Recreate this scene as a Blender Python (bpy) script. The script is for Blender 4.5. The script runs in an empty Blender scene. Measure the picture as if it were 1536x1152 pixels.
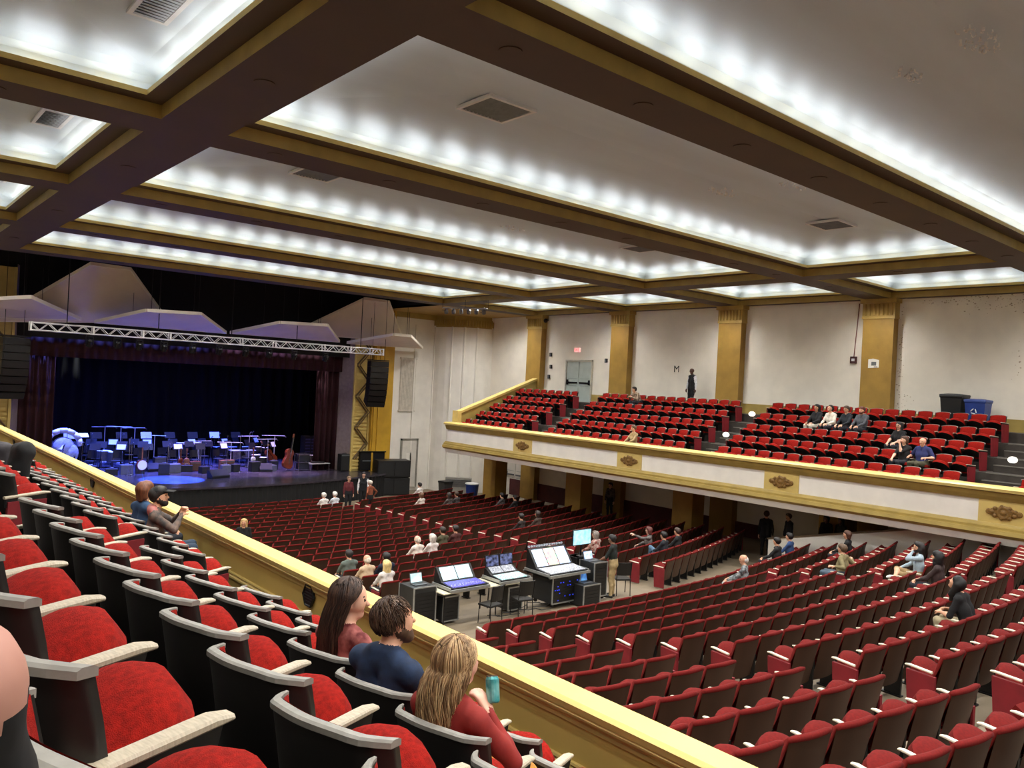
# Concert hall seen from the left balcony: coffered cove-lit ceiling, stage with blue light, orchestra and balconies
EXPO=0.6
ESPOT=900
import bpy, math, random
import numpy as np
from mathutils import Vector, Matrix
random.seed(7); rng=np.random.default_rng(7)
S=bpy.context.scene; COL=S.collection
PI=math.pi
# ------------------------------------------------------------------ camera (measured from the photograph)
yaw,pit,rol,FPX=math.radians(40.695),0.0,math.radians(2.915),1184.8
fw=Vector((math.sin(yaw)*math.cos(pit),math.cos(yaw)*math.cos(pit),math.sin(pit)))
r0=Vector((math.cos(yaw),-math.sin(yaw),0)); u0=r0.cross(fw)
rt=math.cos(rol)*r0+math.sin(rol)*u0; up=-math.sin(rol)*r0+math.cos(rol)*u0
cam=bpy.data.cameras.new('camera'); co=bpy.data.objects.new('camera',cam); COL.objects.link(co)
co.matrix_world=Matrix(((rt.x,up.x,-fw.x,0),(rt.y,up.y,-fw.y,0),(rt.z,up.z,-fw.z,0),(0,0,0,1)))
cam.sensor_width=36; cam.lens=36*FPX/1536; cam.clip_start=.05; cam.clip_end=300
S.camera=co
def ray(px,py): return fw+rt*((px-768)/FPX)-up*((py-576)/FPX)
def at(px,py,x=None,y=None,z=None):
    v=ray(px,py); t=x/v.x if x is not None else y/v.y if y is not None else z/v.z
    return v*t
def proj(p):
    p=Vector(p); dz=p.dot(fw)
    if dz<.1: return (-9999,-9999,dz)
    return (768+FPX*p.dot(rt)/dz,576-FPX*p.dot(up)/dz,dz)
# ------------------------------------------------------------------ materials
def lin(h):
    c=[int(h[i:i+2],16)/255 for i in (0,2,4)]
    return tuple(x/12.92 if x<=.04045 else ((x+.055)/1.055)**2.4 for x in c)+(1,)
MATS={}
def M(name,hexc,rough=.55,var=.10,scale=6.,metal=0.,bump=0.,stretch=None,emit=0.,spec=.5,sheen=0.,second=None,coat=0.):
    if name in MATS: return MATS[name]
    m=bpy.data.materials.new(name); m.use_nodes=True; nt=m.node_tree; b=nt.nodes['Principled BSDF']
    c=lin(hexc)
    tc=nt.nodes.new('ShaderNodeTexCoord'); mp=nt.nodes.new('ShaderNodeMapping'); nz=nt.nodes.new('ShaderNodeTexNoise')
    nz.inputs['Scale'].default_value=scale; nz.inputs['Detail'].default_value=5
    if stretch: mp.inputs['Scale'].default_value=stretch
    nt.links.new(tc.outputs['Object'],mp.inputs[0]); nt.links.new(mp.outputs[0],nz.inputs[0])
    mx=nt.nodes.new('ShaderNodeMix'); mx.data_type='RGBA'
    c2=lin(second) if second else None
    mx.inputs[6].default_value=tuple(x*(1-var) for x in c[:3])+(1,) if not c2 else c
    mx.inputs[7].default_value=tuple(min(1,x*(1+var)) for x in c[:3])+(1,) if not c2 else c2
    cr=nt.nodes.new('ShaderNodeMapRange'); cr.inputs[1].default_value=.35; cr.inputs[2].default_value=.65
    nt.links.new(nz.outputs[0],cr.inputs[0]); nt.links.new(cr.outputs[0],mx.inputs[0])
    nt.links.new(mx.outputs[2],b.inputs['Base Color'])
    b.inputs['Roughness'].default_value=rough; b.inputs['Metallic'].default_value=metal
    b.inputs['Specular IOR Level'].default_value=spec
    if sheen: b.inputs['Sheen Weight'].default_value=sheen
    if coat: b.inputs['Coat Weight'].default_value=coat
    if bump:
        bp=nt.nodes.new('ShaderNodeBump'); bp.inputs['Strength'].default_value=bump; bp.inputs['Distance'].default_value=.02
        n2=nt.nodes.new('ShaderNodeTexNoise'); n2.inputs['Scale'].default_value=scale*6; nt.links.new(mp.outputs[0],n2.inputs[0])
        nt.links.new(n2.outputs[0],bp.inputs['Height']); nt.links.new(bp.outputs[0],b.inputs['Normal'])
    if emit:
        nt.links.new(mx.outputs[2],b.inputs['Emission Color']); b.inputs['Emission Strength'].default_value=emit
    MATS[name]=m; return m
WALL=M('wall_paint','e6dfd0',.75,.05,1.3,bump=.05)
WALLW=M('white_paint','eae6dc',.7,.05,1.5)
GOLD=M('gold_paint','a48d4a',.5,.10,2.5)
GOLD2=M('gold_paint_light','cdb46a',.5,.08,2.5)
MUST=M('mustard_pilaster','9c7a34',.6,.12,1.7)
MOLD=M('gold_moulding_dark','b0934a',.5,.1,3)
RAILG=M('rail_cap_gold','d6bf72',.4,.05,3)
RAILP=M('rail_panel_gold','c6a95c',.55,.06,2)
BROWN=M('beam_soffit_brown','402c1a',.6,.10,1.2)
CEIL=M('ceiling_paint','bac6d0',.45,.07,.9,bump=.03,stretch=(.25,1,1),metal=.15)
PLAST=M('peeled_plaster','b0a28c',.8,.3,9)
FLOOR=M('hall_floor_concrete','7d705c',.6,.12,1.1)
TIER=M('balcony_step_carpet','3c3630',.85,.2,4)
MAROON=M('maroon_wainscot','4a1a1c',.7,.15,3)
BLACK=M('stage_black','060608',.8,.3,2)
STAGEF=M('stage_floor_dark','39353c',.25,.3,2.2)
SKIRT=M('stage_skirt_black','030304',.8,.3,5)
CURT=M('curtain_oxblood','30070d',.85,.2,6)
BACKD=M('backdrop_black','020203',.95,.4,3)
REFL=M('reflector_panel','dccfc0',.6,.05,1)
REFLE=M('reflector_edge','f0eadc',.6,.05,1)
WHITE=M('white_metal','cfcfcf',.4,.05,5)
BLK=M('black_plastic','0d0d0e',.45,.3,8)
BLKM=M('black_metal','101012',.35,.3,8,metal=.3)
CHROME=M('chrome','b9bcc0',.2,.05,8,metal=1)
GREYM=M('grey_metal','6f7276',.4,.1,8,metal=.6)
SHELL=M('seat_shell_charcoal','151312',.45,.2,7)
TRIM=M('seat_edge_grey','8a877f',.55,.08,30)
RED=M('seat_red_fabric','8c150b',.95,.22,55,bump=.35,spec=.2)
REDO=M('orchestra_red_fabric','66100c',.9,.14,40,spec=.25)
ENDP=M('row_end_red_panel','74101a',.6,.12,6)
WOODB=M('seat_back_laminate','3c2315',.5,.16,3,stretch=(1,1,.25))
ARMW=M('armrest_pale_wood','b0a58f',.5,.14,30,stretch=(1,6,1))
ARMC=M('armrest_cream','ddd5bf',.5,.06,20)
DOORG=M('door_grey','a9b3ac',.55,.06,3)
DOORW=M('door_white','d5d0c6',.55,.06,3)
# ------------------------------------------------------------------ mesh helpers
class MB:
    def __init__(s): s.v=[]; s.f=[]; s.m=[]
    def add(s,vs,fs,mi=0):
        o=len(s.v); s.v+= [tuple(p) for p in vs]; s.f+=[tuple(i+o for i in f) for f in fs]; s.m+=[mi]*len(fs); return s
    def box(s,c,d,mi=0,rot=None,taper=1.):
        x,y,z=d[0]/2,d[1]/2,d[2]/2; vs=[]
        for k in (-1,1):
            t=taper if k>0 else 1
            for a,b in ((-1,-1),(1,-1),(1,1),(-1,1)):
                p=Vector((a*x*t,b*y*t,k*z))
                if rot: p=rot@p
                vs.append(p+Vector(c))
        return s.add(vs,[(3,2,1,0),(4,5,6,7),(0,1,5,4),(1,2,6,5),(2,3,7,6),(3,0,4,7)],mi)
    def bb(s,x0,x1,y0,y1,z0,z1,mi=0): return s.box(((x0+x1)/2,(y0+y1)/2,(z0+z1)/2),(abs(x1-x0),abs(y1-y0),abs(z1-z0)),mi)
    def quad(s,a,b,c,d,mi=0): return s.add([a,b,c,d],[(0,1,2,3)],mi)
    def prism(s,poly,vec,mi=0,caps=True):
        n=len(poly); vec=Vector(vec); a=[Vector(p) for p in poly]; b=[p+vec for p in a]
        fs=[(i,(i+1)%n,n+(i+1)%n,n+i) for i in range(n)]
        if caps: fs+=[tuple(range(n-1,-1,-1)),tuple(range(n,2*n))]
        return s.add(a+b,fs,mi)
    def tube(s,p0,p1,r0,r1=None,n=8,mi=0,caps=True):
        r1=r0 if r1 is None else r1; p0=Vector(p0); p1=Vector(p1); d=(p1-p0)
        if d.length<1e-6: return s
        d.normalize(); a=d.orthogonal().normalized(); b=d.cross(a); vs=[]
        for p,r in ((p0,r0),(p1,r1)):
            for i in range(n):
                t=2*PI*i/n; vs.append(p+a*math.cos(t)*r+b*math.sin(t)*r)
        fs=[(i,(i+1)%n,n+(i+1)%n,n+i) for i in range(n)]
        if caps: fs+=[tuple(range(n-1,-1,-1)),tuple(range(n,2*n))]
        return s.add(vs,fs,mi)
    def path(s,pts,r,n=6,mi=0):
        for a,b in zip(pts[:-1],pts[1:]): s.tube(a,b,r,r,n,mi)
        return s
    def lathe(s,c,prof,n=16,mi=0,axis=None):
        c=Vector(c); vs=[]; q=Vector((0,0,1)).rotation_difference(Vector(axis)) if axis else None
        for r,z in prof:
            for i in range(n):
                t=2*PI*i/n; p=Vector((r*math.cos(t),r*math.sin(t),z))
                if q: p=q@p
                vs.append(c+p)
        fs=[]
        for k in range(len(prof)-1):
            for i in range(n):
                fs.append((k*n+i,k*n+(i+1)%n,(k+1)*n+(i+1)%n,(k+1)*n+i))
        fs.append(tuple(range(n-1,-1,-1))); fs.append(tuple((len(prof)-1)*n+i for i in range(n)))
        return s.add(vs,fs,mi)
    def ell(s,c,r,n=12,m=8,mi=0,rot=None):
        vs=[];fs=[]
        for j in range(m+1):
            ph=PI*j/m
            for i in range(n):
                t=2*PI*i/n; p=Vector((r[0]*math.sin(ph)*math.cos(t),r[1]*math.sin(ph)*math.sin(t),-r[2]*math.cos(ph)))
                if rot: p=rot@p
                vs.append(Vector(c)+p)
        for j in range(m):
            for i in range(n): fs.append((j*n+i,j*n+(i+1)%n,(j+1)*n+(i+1)%n,(j+1)*n+i))
        return s.add(vs,fs,mi)
    def grid(s,fn,nu,nv,mi=0,closed=False):
        vs=[fn(i/nu,j/nv) for j in range(nv+1) for i in range(nu+1)]
        fs=[(j*(nu+1)+i,j*(nu+1)+i+1,(j+1)*(nu+1)+i+1,(j+1)*(nu+1)+i) for j in range(nv) for i in range(nu)]
        return s.add(vs,fs,mi)
    def mesh(s,name,mats,smooth=False):
        me=bpy.data.meshes.new(name); me.from_pydata([tuple(p) for p in s.v],[],s.f)
        for m in (mats if isinstance(mats,(list,tuple)) else [mats]): me.materials.append(m)
        me.polygons.foreach_set('material_index',s.m)
        if smooth: me.polygons.foreach_set('use_smooth',[True]*len(s.f))
        me.update(); return me
    def build(s,name,mats,parent=None,smooth=False,bevel=0.,loc=None,rotz=0.):
        o=bpy.data.objects.new(name,s.mesh(name,mats,smooth)); COL.objects.link(o)
        if parent: o.parent=parent
        if loc is not None: o.location=loc
        if rotz: o.rotation_euler=(0,0,rotz)
        if bevel:
            b=o.modifiers.new('bevel','BEVEL'); b.width=bevel; b.segments=2; b.limit_method='ANGLE'
        return o
def tag(o,label,cat,group=None,kind=None):
    if label: o['label']=label
    if cat: o['category']=cat
    if group: o['group']=group
    if kind: o['kind']=kind
    return o
def thing(name,label,cat,loc=(0,0,0),rotz=0.,group=None):
    o=bpy.data.objects.new(name,None); COL.objects.link(o); o.empty_display_size=.1
    o.location=loc; o.rotation_euler=(0,0,rotz); return tag(o,label,cat,group)
def struct(o): o['kind']='structure'; return o
def inst(name,mesh,parent):
    o=bpy.data.objects.new(name,mesh); COL.objects.link(o); o.parent=parent; return o
ORD=['first','second','third','fourth','fifth','sixth','seventh','eighth','ninth','tenth','eleventh','twelfth','thirteenth','fourteenth','fifteenth','sixteenth','seventeenth','eighteenth','nineteenth','twentieth','twenty-first','twenty-second','twenty-third','twenty-fourth','twenty-fifth','twenty-sixth']
# ------------------------------------------------------------------ hall dimensions
HB=3.85; CX=13.85
XL,XR=-2.0,29.7; YB=-12.7
LB=(3.73,4.78); RB=(23.06,24.0)
def beam(k): return 13.04+6.43*k,13.96+6.43*k
WB=(29.34,29.7); WBL=(-2.0,-1.64)
def zf(y): return float(np.interp(y,[-14,3.37,12.1,14.0,23.9,33,40],[-.05,-3.76,-5.62,-5.72,-6.29,-6.53,-6.55]))
TRIMN=[0]
def trim(mb,mats,smooth=False,bevel=0.):
    TRIMN[0]+=1; return struct(mb.build('trim_%d'%TRIMN[0],mats,smooth=smooth,bevel=bevel))
# ---- ceiling beams
def boxbeam(x0,x1,y0,y1):
    mb=MB(); mb.bb(x0,x1,y0,y1,HB,HB+.75); mb.m[0]=1; return mb
for a,b in (LB,RB,WB,WBL): trim(boxbeam(a,b,YB,33.25),[GOLD,BROWN])
for k in range(-4,4):
    y0,y1=beam(k)
    for a,b in ((WBL[1],LB[0]),(LB[1],RB[0]),(RB[1],WB[0])): trim(boxbeam(a,b,y0,y1),[GOLD,BROWN])
# ---- coffers
LIGHTS=[]
def area(loc,rot,sx,sy,e,col=(.97,.985,1)):
    key=(round(sx,2),round(sy,2),e,col)
    l=AREA.get(key)
    if l is None:
        l=bpy.data.lights.new('cove_lamp','AREA'); l.shape='RECTANGLE'; l.size=sx; l.size_y=sy; l.energy=e; l.color=col; AREA[key]=l
    o=bpy.data.objects.new('cove_lamp',l); COL.objects.link(o); o.location=loc; o.rotation_euler=rot; return o
AREA={}
ZE,ZR=HB+.60,HB+.76; ZL=HB+.214; INS=.31
cpan=MB(); ncof=0
def coffer(x0,x1,y0,y1,lights=True):
    mb=MB()
    def ring(i0,z0,i1,z1,mi):
        a=[(x0+i0,y0+i0,z0),(x1-i0,y0+i0,z0),(x1-i0,y1-i0,z0),(x0+i0,y1-i0,z0)]
        b=[(x0+i1,y0+i1,z1),(x1-i1,y0+i1,z1),(x1-i1,y1-i1,z1),(x0+i1,y1-i1,z1)]
        for i in range(4):
            j=(i+1)%4; mb.quad(a[i],a[j],b[j],b[i],mi)
    ring(0.002,ZL,INS,ZL,1); ring(INS,ZL,INS,ZL+.08,0); ring(INS,ZL+.08,INS-.03,ZL+.08,0); ring(INS-.03,ZL+.08,INS-.03,ZL+.03,0); ring(INS-.03,ZL+.03,0.002,ZL+.03,0)
    trim(mb,[GOLD2,BROWN])
    PR=[(.003,ZL+.03),(.02,ZL+.15),(.07,ZL+.25),(.17,ZL+.33),(.42,ZE)]
    for (i0,z0),(i1,z1) in zip(PR[:-1],PR[1:]):
        a=[(x0+i0,y0+i0,z0),(x1-i0,y0+i0,z0),(x1-i0,y1-i0,z0),(x0+i0,y1-i0,z0)]; b=[(x0+i1,y0+i1,z1),(x1-i1,y0+i1,z1),(x1-i1,y1-i1,z1),(x0+i1,y1-i1,z1)]
        for q in range(4): cpan.quad(a[q],a[(q+1)%4],b[(q+1)%4],b[q])
    h=.42; X0,X1,Y0,Y1=x0+h,x1-h,y0+h,y1-h; w=min(X1-X0,Y1-Y0)/2; A=[(X0,Y0,ZE),(X1,Y0,ZE),(X1,Y1,ZE),(X0,Y1,ZE)]
    if x1-x0>=y1-y0: R=[(X0+w,(y0+y1)/2,ZR),(X1-w,(y0+y1)/2,ZR)]; F=[(0,1,5,4),(1,2,5),(2,3,4,5),(3,0,4)]
    else: R=[((x0+x1)/2,Y0+w,ZR),((x0+x1)/2,Y1-w,ZR)]; F=[(0,1,4),(1,2,5,4),(2,3,5),(3,0,4,5)]
    cpan.add(A+R,F)
    if lights:
        zl=ZL+.045; i=.20; t=math.radians(58)
        LX_,LY_=x1-x0-.5,y1-y0-.5; EL=.6
        area(((x0+x1)/2,y0+.15,zl),(PI,0,0),LX_,.04,EL*LX_); area(((x0+x1)/2,y1-.15,zl),(PI,0,0),LX_,.04,EL*LX_); area((x0+.15,(y0+y1)/2,zl),(PI,0,PI/2),LY_,.04,EL*LY_); area((x1-.15,(y0+y1)/2,zl),(PI,0,PI/2),LY_,.04,EL*LY_)
        nx=int((x1-x0-.6)/.93); ny=int((y1-y0-.6)/.93)
        for q in range(nx):
            x=x0+.3+(x1-x0-.6)*(q+.5)/nx+random.uniform(-.04,.04)
            area((x,y0+i,zl),(PI-t,0,0),.56,.05,ELAMP)
            area((x,y1-i,zl),(PI-t,0,PI),.56,.05,ELAMP)
        for q in range(ny):
            y=y0+.3+(y1-y0-.6)*(q+.5)/ny+random.uniform(-.04,.04)
            area((x0+i,y,zl),(PI-t,0,-PI/2),.56,.05,ELAMP)
            area((x1-i,y,zl),(PI-t,0,PI/2),.56,.05,ELAMP)
ELAMP=1.8
for k in range(-4,4):
    y0=beam(k)[0]-5.51; y1=beam(k)[0]
    if k==-4: y0=max(y0,YB)
    for a,b in ((WBL[1],LB[0]),(LB[1],RB[0]),(RB[1],WB[0])):
        if y1-y0>1: coffer(a,b,y0,y1,lights=k>=-2)
struct(cpan.build('ceiling',CEIL))
# ---- recessed downlights on the beam soffits
dl_n=0
def can_mesh():
    mb=MB(); mb.lathe((0,0,0),[(.14,-.012),(.14,0),(.10,0),(.10,-.012)],18)
    return mb.mesh('trim_ring',BROWN)
CANR=can_mesh(); CANI=MB().lathe((0,0,0),[(.099,-.004),(.08,-.004)],18).mesh('reflector_cup',BLK)
spotd=bpy.data.lights.new('downlight','SPOT'); spotd.energy=ESPOT if 'ESPOT' in globals() else 900; spotd.spot_size=math.radians(158); spotd.spot_blend=1; spotd.shadow_soft_size=.09; spotd.color=(1,.97,.93)
fill_spot=spotd.copy(); fill_spot.energy=ESPOT*.33
def downlight(x,y,label,e=True,group='recessed downlights in the beams'):
    t=thing('recessed_downlight',label,'ceiling light',(x,y,HB),group=group)
    inst('trim_ring',CANR,t); inst('reflector_cup',CANI,t)
    if e:
        o=bpy.data.objects.new('downlight',fill_spot if e==2 else spotd); COL.objects.link(o); o.location=(x,y,HB-.03)
bayname={-3:'bay behind the camera',-2:'bay overhead',-1:'nearest bay',0:'first large bay',1:'second large bay',2:'third large bay',3:'last bay before the stage'}
for k in range(-3,4):
    y=beam(k)[0]-2.75
    for x,s in ((4.22,'left'),(23.5,'right')):
        downlight(x,y,'dark recessed downlight under the %s long beam beside the %s'%(s,bayname.get(k,'bay overhead')))
    for q in range(8):
        x=5.8+2.36*q
        downlight(x,sum(beam(k))/2,'small recessed downlight, %s from left, cross beam after the %s'%(ORD[q],bayname.get(k,'bay overhead')),e=(q%2==0))
    for x,s in ((-.6,'outer left'),(1.6,'inner left'),(25.6,'inner right'),(28.0,'outer right')):  # side-beam lamps are added fill, to brighten the rail panel and walls
        downlight(x,sum(beam(k))/2,'small recessed downlight, %s side beam, after the %s'%(s,bayname.get(k,'bay overhead')),e=2)
# ------------------------------------------------------------------ ceiling vents
def vent(x,y,w,d,z,label,slope=None):
    t=thing('ceiling_vent',label,'vent',(x,y,z),group='louvred vents in the ceiling panels')
    f=MB(); b=.06
    f.bb(-w/2,w/2,-d/2,-d/2+b,-.05,.0); f.bb(-w/2,w/2,d/2-b,d/2,-.05,0); f.bb(-w/2,-w/2+b,-d/2+b,d/2-b,-.05,0); f.bb(w/2-b,w/2,-d/2+b,d/2-b,-.05,0)
    f.build('frame',WHITE,t)
    MB().bb(-w/2+b,w/2-b,-d/2+b,d/2-b,-.006,0).build('dark_opening',BLK,t)
    s=MB(); n=max(5,int((d if w<d else w)/.09)); L=w>=d
    R=Matrix.Rotation(math.radians(40),3,'Y' if L else 'X')
    for i in range(n):
        u=-.5+(i+.5)/n
        if L: s.box((u*(w-2*b),0,-.028),(.05,d-2*b,.006),0,R)
        else: s.box((0,u*(d-2*b),-.028),(w-2*b,.05,.006),0,R)
    s.build('louvre',GREYM,t)
for k in range(0,4):
    yc=beam(k)[0]-2.75
    for x,s in ((8.2,'left end'),(19.5,'right end')):
        vent(x,yc,1.0,.9,ZR-.03,'air vent on the %s of the ridge in the %s'%(s,bayname[k]))
    vent(2.9,yc+.1,.5,1.15,ZR-.10,'long air vent in the left side coffer by the %s'%bayname[k])
# ---- peeling paint flakes under the ceiling
fl=MB()
def flakes(c,r,n):
    for i in range(n):
        a=random.uniform(0,2*PI); q=r*math.sqrt(random.random()); p=Vector((c[0]+q*math.cos(a),c[1]+q*.45*math.sin(a),c[2]))
        s=random.uniform(.012,.035); R=Matrix.Rotation(random.uniform(0,PI),3,'Z')@Matrix.Rotation(random.uniform(.3,1.0),3,'X')
        l=s*random.uniform(1,2.5)
        vs=[p+R@Vector(v) for v in ((-s/2,0,0),(s/2,0,0),(s/2,l*.6,-.01),(-s/2,l*.6,-.01),(s/2,l,.02),(-s/2,l,.02))]
        fl.add(vs,[(0,1,2,3),(3,2,4,5)])
for px,py,r,n in ((1470,55,.45,60),(1362,110,.35,35),(1480,265,.5,35),(770,340,.5,35),(1085,285,.5,45),(1190,275,.5,30),(1450,420,.8,40),(1475,262,.3,20)):
    p=at(px,py,z=ZE+.10); flakes((p.x,p.y,ZE+.045 if r<.4 else ZE+.03),r,n)
tag(fl.build('peeling_paint',M('paint_flake','d8d8d6',.7)),'white flakes of peeling paint hanging from the grey ceiling panels','paint',kind='stuff')
# ------------------------------------------------------------------ right wall and pilasters
PIL=[13.45,19.85,26.15,32.4,7.1,.7]
w=MB(); w.bb(XR,XR+.3,YB,36.5,-6.7,4.6); struct(w.build('wall_right',WALL))
w=MB(); w.bb(XL-.3,XL,YB,36.5,-6.7,4.6); struct(w.build('wall_left',WALL))
w=MB(); w.bb(XL-.3,XR+.3,YB-.3,YB,-6.7,4.6); struct(w.build('wall_back',WALL))
def pilaster(y,x0,x1,zb,zt,sgn):
    mb=MB(); hw=.57
    mb.bb(x0,x1,y-hw,y+hw,zb,zt-.72,0)
    # capital: necking, flutes, abacus
    xf=x0 if sgn<0 else x1; xo=x1 if sgn<0 else x0
    mb.bb(xf+sgn*.04,xo,y-hw-.04,y+hw+.04,zt-.74,zt-.66,1)
    mb.bb(xf+sgn*.03,xo,y-hw-.03,y+hw+.03,zt-.66,zt-.16,1)
    for i in range(7):
        yy=y-hw+.08+(2*hw-.16)*i/6
        mb.tube((xf+sgn*.045,yy,zt-.62),(xf+sgn*.07,yy,zt-.2),.05,.05,8,1)
    mb.bb(xf+sgn*.10,xo,y-hw-.10,y+hw+.10,zt-.16,zt,1)
    return trim(mb,[MUST,MOLD])
for y in PIL:
    pilaster(y,29.32,XR,-.75,HB,-1); pilaster(y,XL,-1.62,-.75,HB,1)
    mb=MB(); mb.bb(29.32,XR,y-.57,y+.57,-6.3,-3.55,0); trim(mb,[MUST])
    if y>12:
        mb=MB(); mb.bb(26.6,27.4,y-.5,y+.5,-6.4,-3.55,0); mb.bb(26.52,27.48,y-.58,y+.58,-3.85,-3.55,0); trim(mb,[MUST])
# baseboard on the upper walkway
mb=MB(); mb.bb(29.66,XR,YB,32.3,-.75,-.33); o=struct(mb.build('baseboard_right',GOLD))
mb=MB(); mb.bb(29.6,XR,18,34.2,-6.3,-5.40); trim(mb,[MAROON])
# damaged plaster patches on the right wall beside a pilaster and under the cornice
mb=MB()
def patch(yc,zc,ry,rz,n):
    for i in range(n):
        y=yc+random.gauss(0,ry); z=zc+random.gauss(0,rz); s=random.uniform(.008,.03); k=random.randint(4,7)
        mb.add([(XR-.004,y+s*math.cos(2*PI*j/k)*random.uniform(.5,1.6),z+s*math.sin(2*PI*j/k)*random.uniform(.5,1.2)) for j in range(k)],[tuple(range(k))])
patch(12.75,1.6,.05,1.3,70); patch(12.6,0,.25,.4,30)
for y in np.linspace(7.5,11.8,22): patch(y,3.72-.02*abs(y-10),.15,.09,5)
patch(9.9,3.45,.5,.14,26); patch(8.9,1.4,.1,.5,10)
tag(mb.build('crumbling_plaster',PLAST),'dark crumbling plaster on the right wall under the ceiling cornice','plaster',kind='stuff')
# ------------------------------------------------------------------ right balcony
RX=[24.65+.88*k for k in range(5)]; RZ=[-1.87+.415*k for k in range(5)]   # seat-back top positions
LX=[2.95-.91*k for k in range(5)]; LZ=[-2.0+.47*k for k in range(5)]
YE=32.3
mb=MB()
for k in range(5):
    zf_=RZ[k]-.85; x0=RX[k]-.62 if k else 24.0; x1=RX[k+1]-.62 if k<4 else 28.35
    mb.bb(x0,x1,YB,YE,-3.5,zf_)
mb.bb(28.35,XR,YB,YE,-3.5,-.75)
struct(mb.build('floor_balcony_right',TIER))
mb=MB()
for k in range(5):
    zf_=LZ[k]-.85; x1=LX[k]+.62 if k else 3.87; x0=LX[k+1]+.62 if k<4 else -1.0
    mb.bb(x0,x1,YB,YE,-3.6,zf_)
mb.bb(XL,-1.0,YB,YE,-3.6,-.7)
struct(mb.build('floor_balcony_left',TIER))
BLK_Y=[(27.45,32.0,8),(18.2,25.9,14),(8.6,16.85,15),(-2.03,7.17,16)]     # seat blocks along y
AIS=[(25.9,27.45),(16.85,18.2),(7.17,8.6)]
mb=MB(); nose=MB()
for a,b in AIS:
    for k in range(1,5):
        z0=RZ[k-1]-.85; z1=RZ[k]-.85; x=RX[k]-.62
        mb.bb(x-.30,x,a+.15,b-.15,z0,(z0+z1)/2); nose.bb(x-.31,x-.27,a+.15,b-.15,(z0+z1)/2-.02,(z0+z1)/2+.006); nose.bb(x-.01,x+.03,a+.15,b-.15,z1-.02,z1+.006)
        z0=LZ[k-1]-.85; z1=LZ[k]-.85; x=LX[k]+.62
        mb.bb(x,x+.30,a+.15,b-.15,z0,(z0+z1)/2)
trim(mb,[TIER]); trim(nose,[M('step_nosing','6d6a62',.6)])
# right fascia
mb=MB(); x=23.6
def ext(mb,poly,y0,y1,mi): mb.prism([(p[0],y0,p[1]) for p in poly],(0,y1-y0,0),mi)
ext(mb,[(23.46,-2.20),(23.44,-2.12),(23.50,-2.07),(24.02,-2.07),(24.06,-2.12),(24.04,-2.22)],YB,YE+.1,0)
ext(mb,[(23.52,-2.22),(23.56,-2.34),(23.62,-2.45),(24.0,-2.45),(24.0,-2.22)],YB,YE+.06,1)
ext(mb,[(23.66,-2.45),(23.66,-3.05),(24.0,-3.05),(24.0,-2.45)],YB,YE,2)
ext(mb,[(23.60,-3.05),(23.56,-3.10),(23.50,-3.14),(23.50,-3.20),(23.44,-3.22),(23.42,-3.32),(23.50,-3.40),(24.0,-3.40),(24.0,-3.05)],YB,YE+.1,1)
ext(mb,[(23.52,-3.40),(23.60,-3.60),(24.0,-3.60),(24.0,-3.40)],YB,YE,3)
ext(mb,[(24.0,-3.50),(24.0,-3.60),(XR,-3.60),(XR,-3.50)],YB,YE,3)
mb.bb(24.0,24.05,YB,YE,-2.75,-2.1,1)
struct(mb.build('wall_balcony_front_right',[RAILG,GOLD,WALLW,WALLW]))
MEDY=[26.55,20.26,13.75,7.26,.9]
for i,y in enumerate(MEDY):
    t=thing('balcony_medallion','gold square with a carved brown rosette on the far balcony front, %s from the stage'%ORD[i],'medallion',(23.66,y,-2.75),group='carved medallions on the balcony front')
    MB().bb(-.03,.0,-.62,.62,-.30,.30).build('panel',GOLD2,t)
    r=MB(); X=(-1,0,0)
    for s in (-1,1):
        for j in range(3): r.lathe((-.03,s*(.16+.10*j),.0),[(.13-.025*j,0),(.11-.02*j,.03),(.06,.045),(.02,.03)],12,0,X)
    r.lathe((-.03,0,0),[(.19,0),(.18,.05),(.12,.06),(.1,.04),(.06,.07),(.01,.08)],16,0,X)
    for j in range(9): r.ell((-.06,.23*math.cos(j*2*PI/9)*1.2,.15*math.sin(j*2*PI/9)),(.03,.06,.06),8,5)
    r.build('rosette',M('rosette_bronze','7a5a28',.5,.3,20),t,smooth=True)
# end parapet of right balcony (sloping) toward the stage
def parapet(xa,xb,za,zb,y,sgn):
    mb=MB(); zl=-2.9
    mb.prism([(xa,y,zl),(xb,y,zl),(xb,y,zb-.12),(xa,y,za-.12)],(0,.25,0),0)
    mb.prism([(xa-.05*sgn,y-.07,za-.12),(xb,y-.07,zb-.12),(xb,y-.07,zb),(xa-.05*sgn,y-.07,za)],(0,.39,0),1)
    mb.bb(xa-.12,xa+.12,y-.1,y+.35,-2.4,za+.06,1)
    trim(mb,[GOLD,GOLD2])
parapet(24.1,29.6,-1.55,.48,32.05,1); parapet(3.5,-1.9,-1.55,.48,32.05,-1)
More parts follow.
